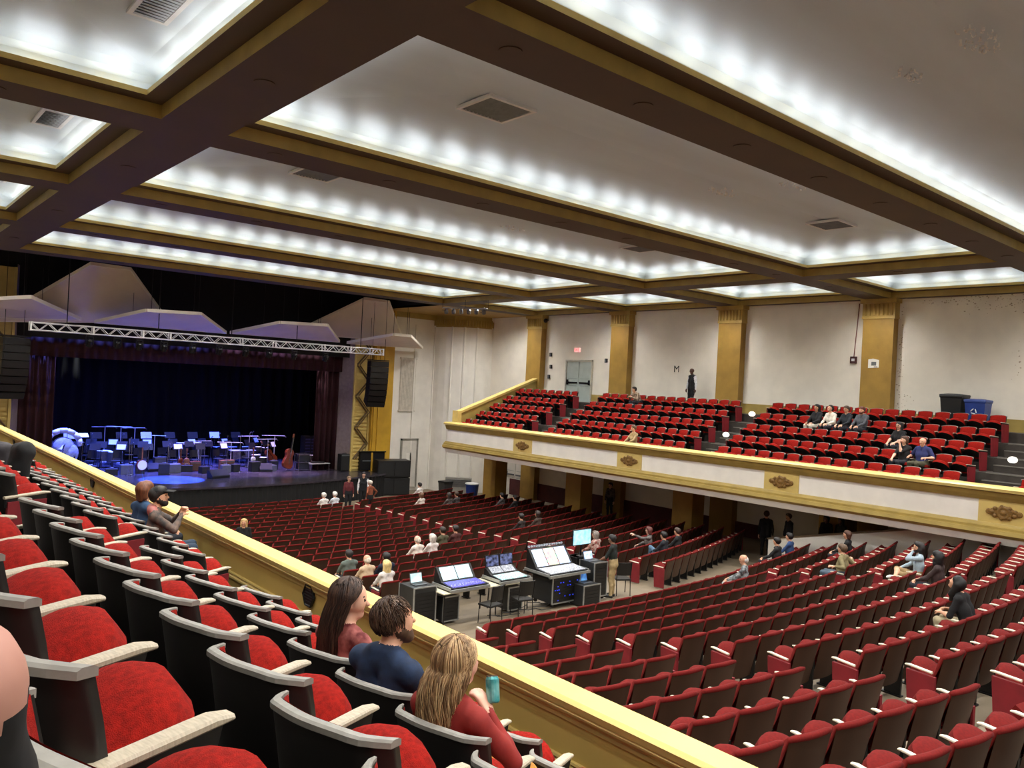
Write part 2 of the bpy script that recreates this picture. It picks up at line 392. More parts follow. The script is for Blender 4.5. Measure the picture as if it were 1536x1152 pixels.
# left balcony rail (near)
mb=MB()
ext(mb,[(3.80,-2.15),(3.785,-2.10),(3.81,-2.075),(4.01,-2.075),(4.05,-2.11),(4.03,-2.18)],YB,YE+.1,0)
ext(mb,[(3.82,-2.15),(3.80,-2.165),(3.805,-2.18),(3.835,-2.19),(3.835,-2.215),(3.845,-2.25),(4.0,-2.25),(4.0,-2.15)],YB,YE+.06,1)
ext(mb,[(3.86,-2.25),(3.86,-2.9),(3.98,-2.9),(3.98,-2.25)],YB,YE,2)
ext(mb,[(3.86,-2.50),(3.835,-2.50),(3.83,-2.515),(3.845,-2.53),(3.82,-2.545),(3.82,-2.565),(3.85,-2.58),(3.86,-2.60)],YB,YE,1)
ext(mb,[(3.88,-2.85),(3.88,-3.6),(3.98,-3.6),(3.98,-2.85)],YB,YE,2)
ext(mb,[(3.98,-3.6),(3.98,-2.2),(4.03,-2.2),(4.03,-3.1),(4.12,-3.3),(4.0,-3.6)],YB,YE,1)
struct(mb.build('wall_balcony_front_left',[RAILG,GOLD2,RAILP]))
for i,px in enumerate(((465,893),(140,722),(22,660))):
    p=at(*px,x=3.86)
    t=thing('hexagonal_grille','dark hexagonal grille on the inside of the near balcony rail, %s from the camera'%ORD[i],'grille',(3.86,p.y,p.z),group='hexagonal grilles in the balcony rail')
    f=MB(); 
    f.prism([(-.02,.125*math.cos(j*PI/3),.125*math.sin(j*PI/3)) for j in range(6)],(.02,0,0)); f.build('plate',BLKM,t)
    r=MB()
    for j in range(6):
        a,b=j*PI/3,(j+1)*PI/3; r.tube((-.02,.12*math.cos(a),.12*math.sin(a)),(-.02,.12*math.cos(b),.12*math.sin(b)),.012,n=6)
    for q in (-.06,-.03,0,.03,.06): r.tube((-.02,-.1+abs(q)*.5,q),(-.02,.1-abs(q)*.5,q),.005,n=5)
    r.build('rim',GREYM if 0 else BLK,t)
# ------------------------------------------------------------------ orchestra floor
KB=.012; CB=13.9; KF=.013; CF=10.5
REAR=[11.68-.92*r for r in range(15)]
def rearz(y0): return zf(y0)
mb=MB(); xs=list(np.linspace(-2,24.8,21))
prev=None
for r,y0 in enumerate(REAR):
    ya=y0-.42; yb=y0+.50; z=rearz(y0); zn=rearz(y0-.92)
    for a,b in zip(xs[:-1],xs[1:]):
        fa,fb=KB*(a-CB)**2,KB*(b-CB)**2
        mb.quad((a,ya+fa,z),(b,ya+fb,z),(b,yb+fb,z),(a,yb+fa,z),0)
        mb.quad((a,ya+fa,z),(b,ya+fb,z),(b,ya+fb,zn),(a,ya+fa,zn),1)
ys=[12.18,13,14,16,19,22,25,28,31,33.5,40]
for a,b in zip(xs[:-1],xs[1:]):
    for i in range(len(ys)-1):
        ya,yb=ys[i],ys[i+1]; z0,z1=zf(ya),zf(yb)
        if i==0: z0=rearz(11.68); 
        mb.quad((a,ya+(KB*(a-CB)**2 if i==0 else 0),z0),(b,ya+(KB*(b-CB)**2 if i==0 else 0),z0),(b,yb,z1),(a,yb,z1),0)
for i in range(2,len(ys)-1): mb.quad((24.8,ys[i],zf(ys[i])),(XR,ys[i],zf(ys[i])),(XR,ys[i+1],zf(ys[i+1])),(24.8,ys[i+1],zf(ys[i+1])),0)
mb.bb(24.8,XR,YB,14,-5.85,-5.75,0)
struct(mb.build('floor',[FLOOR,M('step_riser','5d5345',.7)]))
mb=MB(); mb.bb(-4,34,YB,50,-7.2,-7.0); struct(mb.build('floor_slab',BLACK))
# low white wall along the ramp on the right and full-height part
mb=MB()
mb.prism([(24.5,14.62,-6.0),(24.5,14.62,-4.86),(24.5,8.76,-3.44),(24.5,8.76,-6)],(.22,0,0),0)
mb.bb(24.5,24.72,YB,8.76,-6,-3.6,0)
mb.prism([(24.47,14.65,-4.87),(24.47,14.65,-4.82),(24.47,8.76,-3.40),(24.47,8.76,-3.45)],(.28,0,0),1)
struct(mb.build('wall_ramp',[WALLW,M('ramp_rail','5b4a35',.5)]))
# ------------------------------------------------------------------ stage end of the hall
ZS=-5.3; YP=39.0
def mir(x): return 2*CX-x
for s in (0,1):
    m=(lambda x:x) if s==0 else mir
    nm='right' if s==0 else 'left'
    # flat splay wall + curved corner
    mb=MB()
    pts=[(m(24.36),YP),(m(27.25),YP)]
    for i in range(1,9):
        t=i/8*PI/2; pts.append((m(27.25+2.45*(1-math.cos(t))),YP-2.5*math.sin(t)))
    for a,b in zip(pts[:-1],pts[1:]):
        mb.quad((a[0],a[1],-6.7),(b[0],b[1],-6.7),(b[0],b[1],4.6),(a[0],a[1],4.6),0)
    struct(mb.build('wall_splay_'+nm,[WALLW]))
    mb=MB()    # vertical ribs
    for x in (25.9,27.25,27.75):
        yy=YP if x<27.3 else YP-.95
        mb.bb(m(x)-.05,m(x)+.05,yy-.08,yy,-6.5,3.2)
    for t in (.55,.85,1.15):
        x=27.25+2.45*(1-math.cos(t)); y=YP-2.5*math.sin(t); mb.bb(m(x)-.06,m(x)+.06,y-.06,y+.06,-6.5,3.2)
    trim(mb,[WALLW])
    mb=MB()    # fluted gold frieze over the curved corner
    for i in range(24):
        t=i/23*PI/2; x=27.25+2.40*(1-math.cos(t)); y=YP-.03-2.45*math.sin(t)
        mb.tube((m(x),y,3.25),(m(x),y,3.6),.09,.09,8,0)
    for z0,z1,off in ((3.18,3.25,.1),(3.6,3.68,.06),(3.68,3.85,.12)):
        q=[]
        for i in range(9):
            t=i/8*PI/2; q.append((27.25+(2.45-off)*(1-math.cos(t)),YP-off-(2.5-off)*math.sin(t)))
        for a,b in zip(q[:-1],q[1:]):
            mb.quad((m(a[0]),a[1],z0),(m(b[0]),b[1],z0),(m(b[0]),b[1],z1),(m(a[0]),a[1],z1),0)
            mb.quad((m(a[0]),a[1],z0),(m(b[0]),b[1],z0),(m(b[0]),b[1]+off,z0),(m(a[0]),a[1]+off,z0),0)
    mb.bb(m(24.3),m(27.25),YP-.18,YP,3.55,3.85,0)
    trim(mb,[GOLD])
    # proscenium: gold column, decorated panel, jamb
    mb=MB()
    mb.bb(m(23.05),m(24.36),YP-.25,YP+.6,-6.5,3.85,0)
    mb.bb(m(23.12),m(23.22),YP-.33,YP-.25,-6.5,3.6,0); mb.bb(m(23.4),m(24.3),YP-.31,YP-.25,-6.5,3.6,0)
    trim(mb,[M('proscenium_gold','c59a2e',.5,.08,2)])
    mb=MB()
    mb.bb(m(21.95),m(23.05),YP+.05,YP+.6,-6.5,3.85,0)
    z=-5.2
    while z<2.2: mb.bb(m(22.08),m(22.9),YP-.02,YP+.05,z,z+.11,0); z+=.2
    for i in range(4):
        zc=-4.6+1.75*i
        for a,b in (((22.12,zc),(22.85,zc+.85)),((22.85,zc+.85),(22.12,zc+1.7)) ):
            mb.tube((m(a[0]),YP-.05,a[1]),(m(b[0]),YP-.05,b[1]),.045,n=6,mi=1)
            mb.tube((m(a[0]+.16),YP-.05,a[1]),(m(b[0]+.16),YP-.05,b[1]),.03,n=6,mi=1)
    mb.bb(m(21.95),m(22.05),YP-.06,YP+.05,-5.3,3.85,0); mb.bb(m(22.93),m(23.03),YP-.06,YP+.05,-5.3,3.85,0)
    trim(mb,[GOLD2,M('zigzag_bronze','5a4524',.5)])
    mb=MB(); mb.quad((m(21.95),YP+.05,-5.3),(m(21.4),YP+1.3,-5.3),(m(21.4),YP+1.3,4),(m(21.95),YP+.05,4))
    mb.bb(m(21.4),m(24.4),YP+1.25,YP+1.4,-5.3,8)
    trim(mb,[M('jamb_mauve','8a7a78',.6)])
    # grille panel, side door
    x0,x1=(24.95,26.0)
    mb=MB(); xa,xb=sorted((m(x0),m(x1)))
    mb.bb(xa,xb,YP-.05,YP-.01,-1.85,1.15); 
    for j in range(10): mb.bb(xa+.05+j*.1,xa+.08+j*.1,YP-.07,YP-.05,-1.8,1.1)
    mb.bb(xa-.05,xb+.05,YP-.08,YP-.01,1.15,1.22); mb.bb(xa-.05,xb+.05,YP-.08,YP-.01,-1.92,-1.85)
    trim(mb,[M('grille_cream','cbc4b6',.6)])
    d=thing('door_%d'%(1+s),None,None,((m(25.3)+m(26.3))/2,YP-.02,-6.35)); struct(d)
    MB().bb(-.5,.5,-.05,0,.0,2.75).build('leaf',DOORW,d); f=MB(); f.bb(-.6,-.5,-.08,0,0,2.85); f.bb(.5,.6,-.08,0,0,2.85); f.bb(-.6,.6,-.08,0,2.75,2.85); f.build('frame',M('door_frame','8a867c',.5),d)
    h=MB(); h.bb(-.42,-.05,-.11,-.05,1.0,1.06); h.build('push_bar',GREYM,d); MB().bb(-.2,.15,-.06,-.05,1.5,2.0).build('notice',WALLW,d)
# ceiling in front of the proscenium, dark loft over the stage
mb=MB(); 
for a,b in ((XL-.3,4.3),(23.4,XR+.3)): mb.bb(a,b,33.2,40.5,HB,HB+.1,0)
trim(mb,[MUST])
mb=MB(); mb.bb(4.3,23.4,33.25,33.4,HB,9,0); mb.bb(4.3,23.4,33.3,49,8.9,9,0); mb.bb(4.2,4.3,33.3,49,HB,9,0); mb.bb(23.4,23.5,33.3,49,HB,9,0)
mb.bb(3.5,24.2,48.2,48.4,ZS-1,9,0); mb.bb(3.4,3.6,40.3,48.3,ZS-1,9,0); mb.bb(24.1,24.3,40.3,48.3,ZS-1,9,0)
mb.bb(mir(23.2),23.2,39.35,39.5,1.0,9,0)
struct(mb.build('wall_stage_house',BLACK))
# stage floor with convex apron
def lip(x): return 35.4+((x-CX)/11.)**2*2.8
mb=MB(); sx=list(np.linspace(mir(24.9),24.9,25))
for a,b in zip(sx[:-1],sx[1:]):
    mb.quad((a,lip(a),ZS),(b,lip(b),ZS),(b,48.3,ZS),(a,48.3,ZS),0)
    mb.quad((a,lip(a),ZS),(b,lip(b),ZS),(b,lip(b),ZS-.09),(a,lip(a),ZS-.09),0)
mb.quad((24.9,lip(24.9),ZS),(24.9,48,ZS),(24.9,48,-6.7),(24.9,lip(24.9),-6.7),0)
struct(mb.build('floor_stage',STAGEF))
mb=MB(); n=260
for i in range(n):
    a=mir(24.85)+(24.85-mir(24.85))*i/n; b=mir(24.85)+(24.85-mir(24.85))*(i+1)/n
    oa=.06+.03*math.sin(i*2.1); ob=.06+.03*math.sin((i+1)*2.1)
    mb.quad((a,lip(a)+oa,ZS-.02),(b,lip(b)+ob,ZS-.02),(b,lip(b)+ob,-6.56),(a,lip(a)+oa,-6.56))
struct(mb.build('wall_stage_front',SKIRT))
# curtains
def drape(name,x0,x1,y,z0,z1,amp,per,m,label,cat):
    mb=MB(); n=max(8,int(abs(x1-x0)/per*8))
    def f(u,v):
        x=x0+(x1-x0)*u; return (x,y+amp*math.sin(2*PI*(x-x0)/per)+amp*.4*math.sin(2*PI*(x-x0)/per*.37+1),z0+(z1-z0)*v)
    mb.grid(f,n,1); o=mb.build(name,m,smooth=True); s=o.modifiers.new('t','SOLIDIFY'); s.thickness=.02; return tag(o,label,cat)
drape('stage_curtain',20.25,21.75,40.0,ZS+.02,1.1,.10,.33,CURT,'dark red stage curtain leg hanging at the right of the stage','curtain')
drape('stage_curtain',mir(21.75),mir(20.2),40.0,ZS+.02,1.1,.10,.33,CURT,'dark red stage curtain leg hanging at the left of the stage','curtain')
drape('curtain_valance',mir(21.8),21.8,39.75,.18,1.15,.07,.4,CURT,'dark red valance curtain across the top of the stage opening','curtain')
drape('backdrop_curtain',mir(23.5),23.5,47.4,ZS+.02,3.0,.12,.7,BACKD,'black backdrop curtain closing the rear of the stage','curtain')
# acoustic reflectors
def reflector(label,pts_front,pts_back,row,thick=.1,bend=None):
    """pts: near (short) edge a,b then far tips c,d ; built as tilted slab with edge rim"""
    a,b=pts_front; d_,c=pts_back
    t=thing('acoustic_reflector',label,'reflector',(a+b+c+d_)/4,group=row); o=(a+b+c+d_)/4
    P=[a-o,b-o,c-o,d_-o]; U=Vector((0,0,thick))
    mb=MB(); mb.add(P+[p+U for p in P],[(0,1,2,3),(7,6,5,4)]); mb.build('panel',REFL,t)
    r=MB()
    for i in range(4):
        p,q=P[i],P[(i+1)%4]; n=(q-p).normalized().cross(Vector((0,0,1)))
        r.prism([p-U*.25,q-U*.25,q+U*1.15,p+U*1.15],n*.07)
    r.build('rim',REFLE,t)
    s=MB()
    for p in (P[0]*.8,P[1]*.8,P[2]*.5,P[3]*.5): s.tube(p+U,p+U+Vector((0,0,(8.5 if max(abs(v.x-CX) for v in (a,b,c,d_))<9 else 3.8)-o.z)),.012,n=4)
    s.build('suspension_cable',BLKM,t)
lo=[((-58,452),(45,447),(120,480),(-130,472)),((220,467),(300,472),(338,500),(143,484)),((420,485),(490,489),(508,513),(346,500)),((590,503),(615,505),(633,523),(521,515))]
nms=['leftmost low grey acoustic panel above the lighting truss','second low grey acoustic panel from left above the truss','third low grey acoustic panel from left above the truss','rightmost low grey acoustic panel above the truss end']
for L,n in zip(lo,nms):
    reflector('%s'%n,(at(*L[0],y=36.0),at(*L[1],y=36.0)),(at(*L[3],y=38.4),at(*L[2],y=38.4)),'low acoustic reflectors')
hi=[((136,397),(195,405),(252,484),(-10,482)),((547,449),(583,454),(604,512),(440,500))]
for L,n in zip(hi,('tall tilted grey acoustic panel high at the left','tall tilted grey acoustic panel high at the right')):
    reflector(n+' above the stage',(at(*L[0],y=37.0),at(*L[1],y=37.0)),(at(*L[3],y=38.8),at(*L[2],y=38.8)),'high acoustic reflectors')
# lighting truss
A=at(45,492,y=36.2); B=at(573,526,y=36.2); zt=(A.z+B.z)/2
t=thing('lighting_truss','white box truss carrying stage lights above the stage front','truss',((A.x+B.x)/2,36.2,zt))
L=(B.x-A.x)/2; h=.15
mb=MB()
for y in (-h,h):
    for z in (-h,h): mb.tube((-L,y,z),(L,y,z),.027,n=8)
mb.build('chord',WHITE,t)
mb=MB(); n=int(2*L/.31)
for i in range(n):
    x0,x1=-L+2*L*i/n,-L+2*L*(i+1)/n; s=1 if i%2 else -1
    for y in (-h,h): mb.tube((x0,y,-h*s),(x1,y,h*s),.017,n=6)
    for z in (-h,h): mb.tube((x0,-h*s,z),(x1,h*s,z),.014,n=6)
for q in (0,.14,.26,.33,.53,.63,.79,.88,.96,1):
    x=-L+2*L*q
    for y in (-h,h): mb.bb(x-.03,x+.03,y-.03,y+.03,-h-.03,h+.03)
mb.build('lacing',WHITE,t)
mb=MB()
for q in (.08,.3,.5,.7,.92): mb.tube((-L+2*L*q,0,h),(-L+2*L*q,0,8.5-zt),.02,n=6)
mb.build('hanging_chain',BLKM,t)
FIX=[135,177,247,290,405,443,490,330,370,210]
stage_spots=[]
for i,px in enumerate(sorted(FIX)):
    p=at(px,505,y=36.2); x=p.x
    t=thing('stage_light','small black moving stage light under the truss, %s from left'%ORD[i],'stage light',(x,36.2,zt-h-.03),group='stage lights under the truss')
    MB().bb(-.13,.13,-.1,.1,-.1,-.02).build('base',BLKM,t)
    y=MB(); y.bb(-.15,-.12,-.04,.04,-.4,-.08); y.bb(.12,.15,-.04,.04,-.4,-.08); y.build('yoke',BLKM,t)
    MB().lathe((0,0,-.32),[(.05,-.16),(.11,-.12),(.11,.1),(.13,.16)],12,0,(0,.6,-.8)).build('head',BLKM,t)
    MB().lathe((0,.1,-.45),[(.12,0),(.02,.01)],12,0,(0,.6,-.8)).build('lens',M('lens_glass','9fb4ff',.1,emit=1.5),t)
    stage_spots.append((x,36.3,zt-.75))
# line arrays
def line_array(x,y,ztop,zbot,label,dirx):
    t=thing('line_array_speaker',label,'speaker',(x,y,ztop)); n=8; hh=(ztop-zbot)/n
    ang=0; p=Vector((0,0,0)); cab=MB(); 
    for i in range(n):
        ang=math.radians(2.2*i)*(i/4); R=Matrix.Rotation(ang,3,'X')
        c=p+R@Vector((0,0,-hh/2)); cab=MB(); cab.box(c,(1.0,.62,hh*.97),0,R,1.0)
        cab.box(c+R@Vector((0,-.32,0)),(.9,.02,hh*.85),0,R); cab.build('cabinet',BLK,t)
        p=p+R@Vector((0,0,-hh))
    f=MB(); f.bb(-.5,.5,-.35,.35,.02,.08); f.tube((-.35,0,.05),(-.35,0,8-ztop),.012,n=5); f.tube((.35,0,.05),(.35,0,8-ztop),.012,n=5); f.build('flying_frame',BLKM,t)
    t.rotation_euler=(0,0,dirx)
line_array(22.25,37.0,.85,-1.55,'black hanging line array speaker at the right of the stage',math.radians(-12))
line_array(mir(22.25)+.0,37.0,.85,-1.55,'black hanging line array speaker at the left of the stage',math.radians(12))
# ------------------------------------------------------------------ balcony seats (curved charcoal shell, tip-up red cushion)
PITCH=.55
def shell_y(u):      # plan curve of the shell, u in -1..1 ; wings fold forward
    a=abs(u); return -.335+.075*a*a+.055*max(0,(a-.72)/.28)**1.5
def shell_mesh():
    mb=MB(); nu=18; W=.262; th=.03; z0,z1=.26,.86
    def P(u,v,off):
        x=u*W; y=shell_y(u)+off+(1-v)*.10; z=z0+(z1-z0)*v-(.035*abs(u)**3 if v==1 else 0)
        return (x,y,z)
    for off,fl in ((0,0),(th,1)):
        b=len(mb.v); vs=[P(-1+2*i/nu,j/4,off) for j in range(5) for i in range(nu+1)]
        fs=[]
        for j in range(4):
            for i in range(nu):
                q=(j*(nu+1)+i,j*(nu+1)+i+1,(j+1)*(nu+1)+i+1,(j+1)*(nu+1)+i); fs.append(q if not fl else q[::-1])
        mb.add(vs,fs)
    N=(nu+1)*5
    for j in range(4):
        for i in (0,nu):
            a=j*(nu+1)+i; c=(j+1)*(nu+1)+i; mb.f.append((a,c,c+N,a+N) if i==0 else (c,a,a+N,c+N)); mb.m.append(0)
    for i in range(nu): mb.f.append((i+1,i,i+N,i+1+N)); mb.m.append(0)
    return mb.mesh('back_shell',SHELL,True)
def trim_mesh():
    mb=MB(); nu=18; W=.266; th=.043
    vs=[]
    for i in range(nu+1):
        u=-1+2*i/nu; x=u*W; y=shell_y(u)-.006; z=.858-.035*abs(u)**3
        vs+=[(x,y,z-.012),(x,y,z+.006),(x,y+.01,z+.012),(x,y+th-.01,z+.012),(x,y+th,z+.006),(x,y+th,z-.012)]
    fs=[(6*i+j,6*i+(j+1)%6,6*(i+1)+(j+1)%6,6*(i+1)+j) for i in range(nu) for j in range(6)]
    fs+=[tuple(range(5,-1,-1)),tuple(6*nu+j for j in range(6))]
    return mb.add(vs,[f[::-1] for f in fs[:-2]]+fs[-2:]).mesh('top_edge',TRIM)
def backpad_mesh():
    mb=MB(); nu=16; W=.244
    def f(u,v):
        x=(u*2-1)*W; e=max(abs(u*2-1)**6,abs(v*2-1)**8); return (x,shell_y(x/.262)+.046+(1-v)*.10+.03*(1-e),.36+.500*v-.03*abs(u*2-1)**3*v)
    mb.grid(f,nu,8); return mb.mesh('back_pad',RED,True)
def cushion_mesh(down=False,mat=RED,w=.235,l=.39,red=None,ang=37):
    mb=MB(); nu,nv=22,18
    # pad in its own plane: p along width, q from hinge to front edge, rounded front corners
    def outline(q): # half width at q (0..1)
        return w*(1-.10*(1-min(1,q*4))**2)*(max(0.0,1-max(0,(q-.45)/.55)**2.6)**.55 if q>.45 else 1.)
    def T(p):
        a=math.radians(8 if down else ang); x,q,h=p
        y=-.17+q*math.cos(a)-h*math.sin(a); z=.43+q*math.sin(a)+h*math.cos(a); return (x,y,z)
    def top(u,v):
        q=v; hw=max(.02,outline(q)); uu=u*2-1; e=max(abs(uu)**4,abs(2*q-1)**6)
        return T((uu*hw,q*l,.035+.055*(1-abs(uu)**2.5)*(1-abs(2*q-1)**4)))
    def bot(u,v):
        q=v; hw=max(.02,outline(q)); uu=u*2-1; e=max(abs(uu)**4,abs(2*q-1)**6)
        return T(((1-u)*2*hw-hw,q*l,-.035-.01*(1-e)))
    mb.grid(top,nu,nv,0); mb.grid(bot,nu,nv,1)
    rim=[]
    for i in range(nu): pass
    # side wall
    path=[(-1,j/nv) for j in range(nv+1)]+[(-1+2*i/nu,1) for i in range(1,nu+1)]+[(1,1-j/nv) for j in range(1,nv+1)]
    vt=[];vb=[]
    for s,q in path:
        hw=max(.02,outline(q)); vt.append(T((s*hw,q*l,.035))); vb.append(T((s*hw,q*l,-.035)))
    n=len(path); mb.add(vt+vb,[(i,i+1,n+i+1,n+i) for i in range(n-1)],0)
    return mb.mesh('seat_cushion',[mat,SHELL],True)
def arm_mesh(x,mat,wood_w=.058,y0=-.26,y1=.14,z=.60,rise=.035):
    mb=MB(); h=wood_w/2; n=8; pr=[]
    for i in range(n+1):
        t=i/n; y=y0+(y1-y0)*t; zz=z+rise*t-.012*max(0,t-.8)**2*25*.3; th=.024*(1-max(0,t-.88)*3); w=h*(1-.25*max(0,t-.85)/.15)
        pr.append((y,zz,th,w))
    vs=[]
    for y,zz,th,w in pr: vs+=[(x-w+.006,y,zz),(x+w-.006,y,zz),(x+w,y,zz+.006),(x+w,y,zz+th-.006),(x+w-.006,y,zz+th),(x-w+.006,y,zz+th),(x-w,y,zz+th-.006),(x-w,y,zz+.006)]
    fs=[(8*i+k,8*i+(k+1)%8,8*i+8+(k+1)%8,8*i+8+k) for i in range(n) for k in range(8)]+[tuple(range(7,-1,-1)),tuple(8*n+k for k in range(8))]
    return mb.add(vs,fs)
def armbody(x):
    mb=MB(); mb.prism([(x-.019,-.25,.52),(x-.019,.09,.55),(x-.019,.11,.632),(x-.019,-.25,.600)],(.038,0,0),0)
    return mb
def leg_mb(x):
    mb=MB(); mb.prism([(x-.018,-.20,.02),(x-.018,.02,.02),(x-.018,.06,.56),(x-.018,-.22,.53)],(.036,0,0),0); mb.bb(x-.04,x+.04,-.22,.06,0,.02); return mb
H=PITCH/2
BS=dict(shell=shell_mesh(),trim=trim_mesh(),pad=backpad_mesh(),cushion=cushion_mesh(),cushdown=cushion_mesh(True),
  arm=arm_mesh(H,ARMW).mesh('armrest',[ARMW]),armL=arm_mesh(-H,ARMW).mesh('armrest',[ARMW]),
  body=armbody(H).mesh('arm_bracket',[BLK]),bodyL=armbody(-H).mesh('arm_bracket',[BLK]),
  leg=leg_mb(H).mesh('leg',[BLKM]),legL=leg_mb(-H).mesh('leg',[BLKM]))
def endpanel(x,w0=-.24,w1=.10,mat=ENDP):
    mb=MB(); mb.prism([(x-.022,w0,.02),(x-.022,w1-.04,.02),(x-.022,w1,.585),(x-.022,w0,.575)],(.044,0,0)); return mb.mesh('end_panel',mat)
BS['end']=endpanel(H+.02); BS['endL']=endpanel(-H-.02)
NS={}
def balcony_seat(loc,rz,label,group,down,endR,endL):
    t=thing('balcony_chair',label,'seat',loc,rz,group)
    for k,n in (('shell','back_shell'),('trim','top_edge'),('pad','back_pad'),('cushdown' if down else 'cushion','seat_cushion'),('arm','armrest'),('body','arm_bracket'),('leg','leg')): inst(n,BS[k],t)
    if endL:
        for k,n in (('armL','armrest'),('bodyL','arm_bracket'),('legL','leg'),('endL','end_panel')): inst(n,BS[k],t)
    if endR: inst('end_panel',BS['end'],t)
    return t
BNAME=['stage-end block','middle block','rear block','hindmost block']
SEATS={}   # key -> (loc, rotz)
def facing(rz): return Vector((-math.sin(rz),math.cos(rz),0))
def make_balcony(side):
    X,Z=(LX,LZ) if side=='near' else (RX,RZ); rz=math.radians(-77 if side=='near' else 77)
    f=facing(rz)
    for k in range(5):
        for b,(y0,y1,n) in enumerate(BLK_Y):
            p=(y1-y0)/n
            for i in range(n):
                y=y1-(i+.5)*p
                if side=='near' and b==3: y+=(.04,0,-.07,.26,.1)[k]
                o=Vector((X[k],y,Z[k]-.855))+f*.325
                if side=='near' and b==3 and (k==4 and y<.3 or y<-.4 and k>1): continue
                q=[proj(o+Vector((dx,dy,.6))) for dx in (-.3,.3) for dy in (-.3,.3)]
                if all(a[2]<.2 or a[0]<-30 or a[0]>1570 or a[1]<0 or a[1]>1230 for a in q): continue
                SEATS[(side,k,b,i)]=(o,rz)
make_balcony('near'); make_balcony('far')
# ------------------------------------------------------------------ orchestra seats
def oback_mesh(nu=10):
    mb=MB(); W=.262
    def yy(u,v): return -.33+.03*u*u+(1-v)*.13
    def f(u,v): uu=2*u-1; return (uu*W*(.94+.06*v),yy(uu,v),.22+.58*v)
    mb.grid(f,nu,4,0); return mb.mesh('back_panel',WOODB,True)
def opad_mesh(nu=10,nv=6):
    mb=MB(); W=.255
    prof=[(-.332,.795),(-.343,.812),(-.340,.834),(-.320,.846),(-.290,.838),(-.268,.80),(-.215,.60),(-.16,.40)]
    vs=[]; 
    for i in range(nu+1):
        u=-1+2*i/nu; e=1-abs(u)**8*.6
        for j,(y,z) in enumerate(prof):
            zz=z-(.012*abs(u)**6 if 1<=j<=4 else 0); vs.append((u*W,y+.03*u*u+(0 if j<3 else -.02*(1-e)),zz))
    m=len(prof)
    mb.add(vs,[(i*m+j,(i+1)*m+j,(i+1)*m+j+1,i*m+j+1) for i in range(nu) for j in range(m-1)],0)
    mb.f.append(tuple(range(m))); mb.m.append(0); mb.f.append(tuple(nu*m+j for j in range(m-1,-1,-1))); mb.m.append(0)
    return mb.mesh('back_cushion',REDO,True)
HO=.2875
OS=dict(back=oback_mesh(),pad=opad_mesh(),cushion=cushion_mesh(False,REDO,.225,.39,ang=31),cushdown=cushion_mesh(True,REDO,.225,.42),
  arm=arm_mesh(HO,ARMC,.045,-.19,.13,.60,.02).mesh('armrest',[ARMC]),armL=arm_mesh(-HO,ARMC,.045,-.19,.13,.60,.02).mesh('armrest',[ARMC]),
  leg=leg_mb(HO).mesh('leg',[BLKM]),legL=leg_mb(-HO).mesh('leg',[BLKM]),end=endpanel(HO+.02),endL=endpanel(-HO-.02))
def orch_seat(loc,rz,label,group,down,endR,endL):
    t=thing('orchestra_chair',label,'seat',loc,rz,group)
    for k,n in (('back','back_panel'),('pad','back_cushion'),('cushdown' if down else 'cushion','seat_cushion'),('arm','armrest'),('leg','leg')): inst(n,OS[k],t)
    if endL:
        for k,n in (('armL','armrest'),('legL','leg'),('endL','end_panel')): inst(n,OS[k],t)
    if endR: inst('end_panel',OS['end'],t)
    return t
OUT={}   # seats just outside the frame
OSE={}   # key -> (loc, rotz, endR, endL)
def nearby(p):
    a=proj(p)
    return a[2]>.5 and -420<a[0]<2300 and a[1]<1750 and not (p[0]<5.2)
def visible(p):
    a=proj(p)
    if a[2]<.5 or a[0]<-25 or a[0]>1562 or a[1]>1190: return False
    if p[0]>3.8:
        t=3.85/p[0]; zr=p[2]*t
        if zr<-2.20 and p[1]*t<32: return False
    return True
def addrow(block,r,xa,xb,n,fy,fz,kk,cc):
    p=(xb-xa)/n
    for i in range(n):
        x=xa+(i+.5)*p; y=fy+kk*(x-cc)**2; s=2*kk*(x-cc); rz=math.atan(s)
        z=fz(y)
        o=Vector((x,y,z))+facing(rz)*.33
        if visible((o.x,o.y,o.z+.85)): OSE[(block,r,i)]=(o,rz,i==n-1,i==0,n)
        elif nearby((o.x,o.y,o.z+.85)): OUT[(block,r,i)]=(o,rz,i==n-1,i==0,n)
for r,y0 in enumerate(REAR):
    z=rearz(y0)
    addrow('RC',r,9.95,18.6,15,y0,lambda y:z,KB,CB)
    addrow('RR',r,19.35,24.4,9,y0,lambda y:z,KB,CB)
    addrow('RL',r,1.3,8.78,13,y0,lambda y:z,KB,CB)
for r in range(18):
    y0=16.6+.94*r
    addrow('FC',r,10.4,17.45,12,y0,zf,KF,CF)
    if r>5: addrow('FL',r,2.0,9.2,12,y0,zf,KF,CF)
for r in range(20):
    y0=13.43+.92*r
    n=14 if r<16 else 12
    addrow('FR',r,18.6,18.6+n*.56,n,y0,zf,KF,CF)
ONAME=dict(RC='rear centre block',RR='rear right block',RL='rear left block',FC='front centre block',FL='front left block',FR='front right block')
OCC=set()     # occupied seats are filled in by the people section
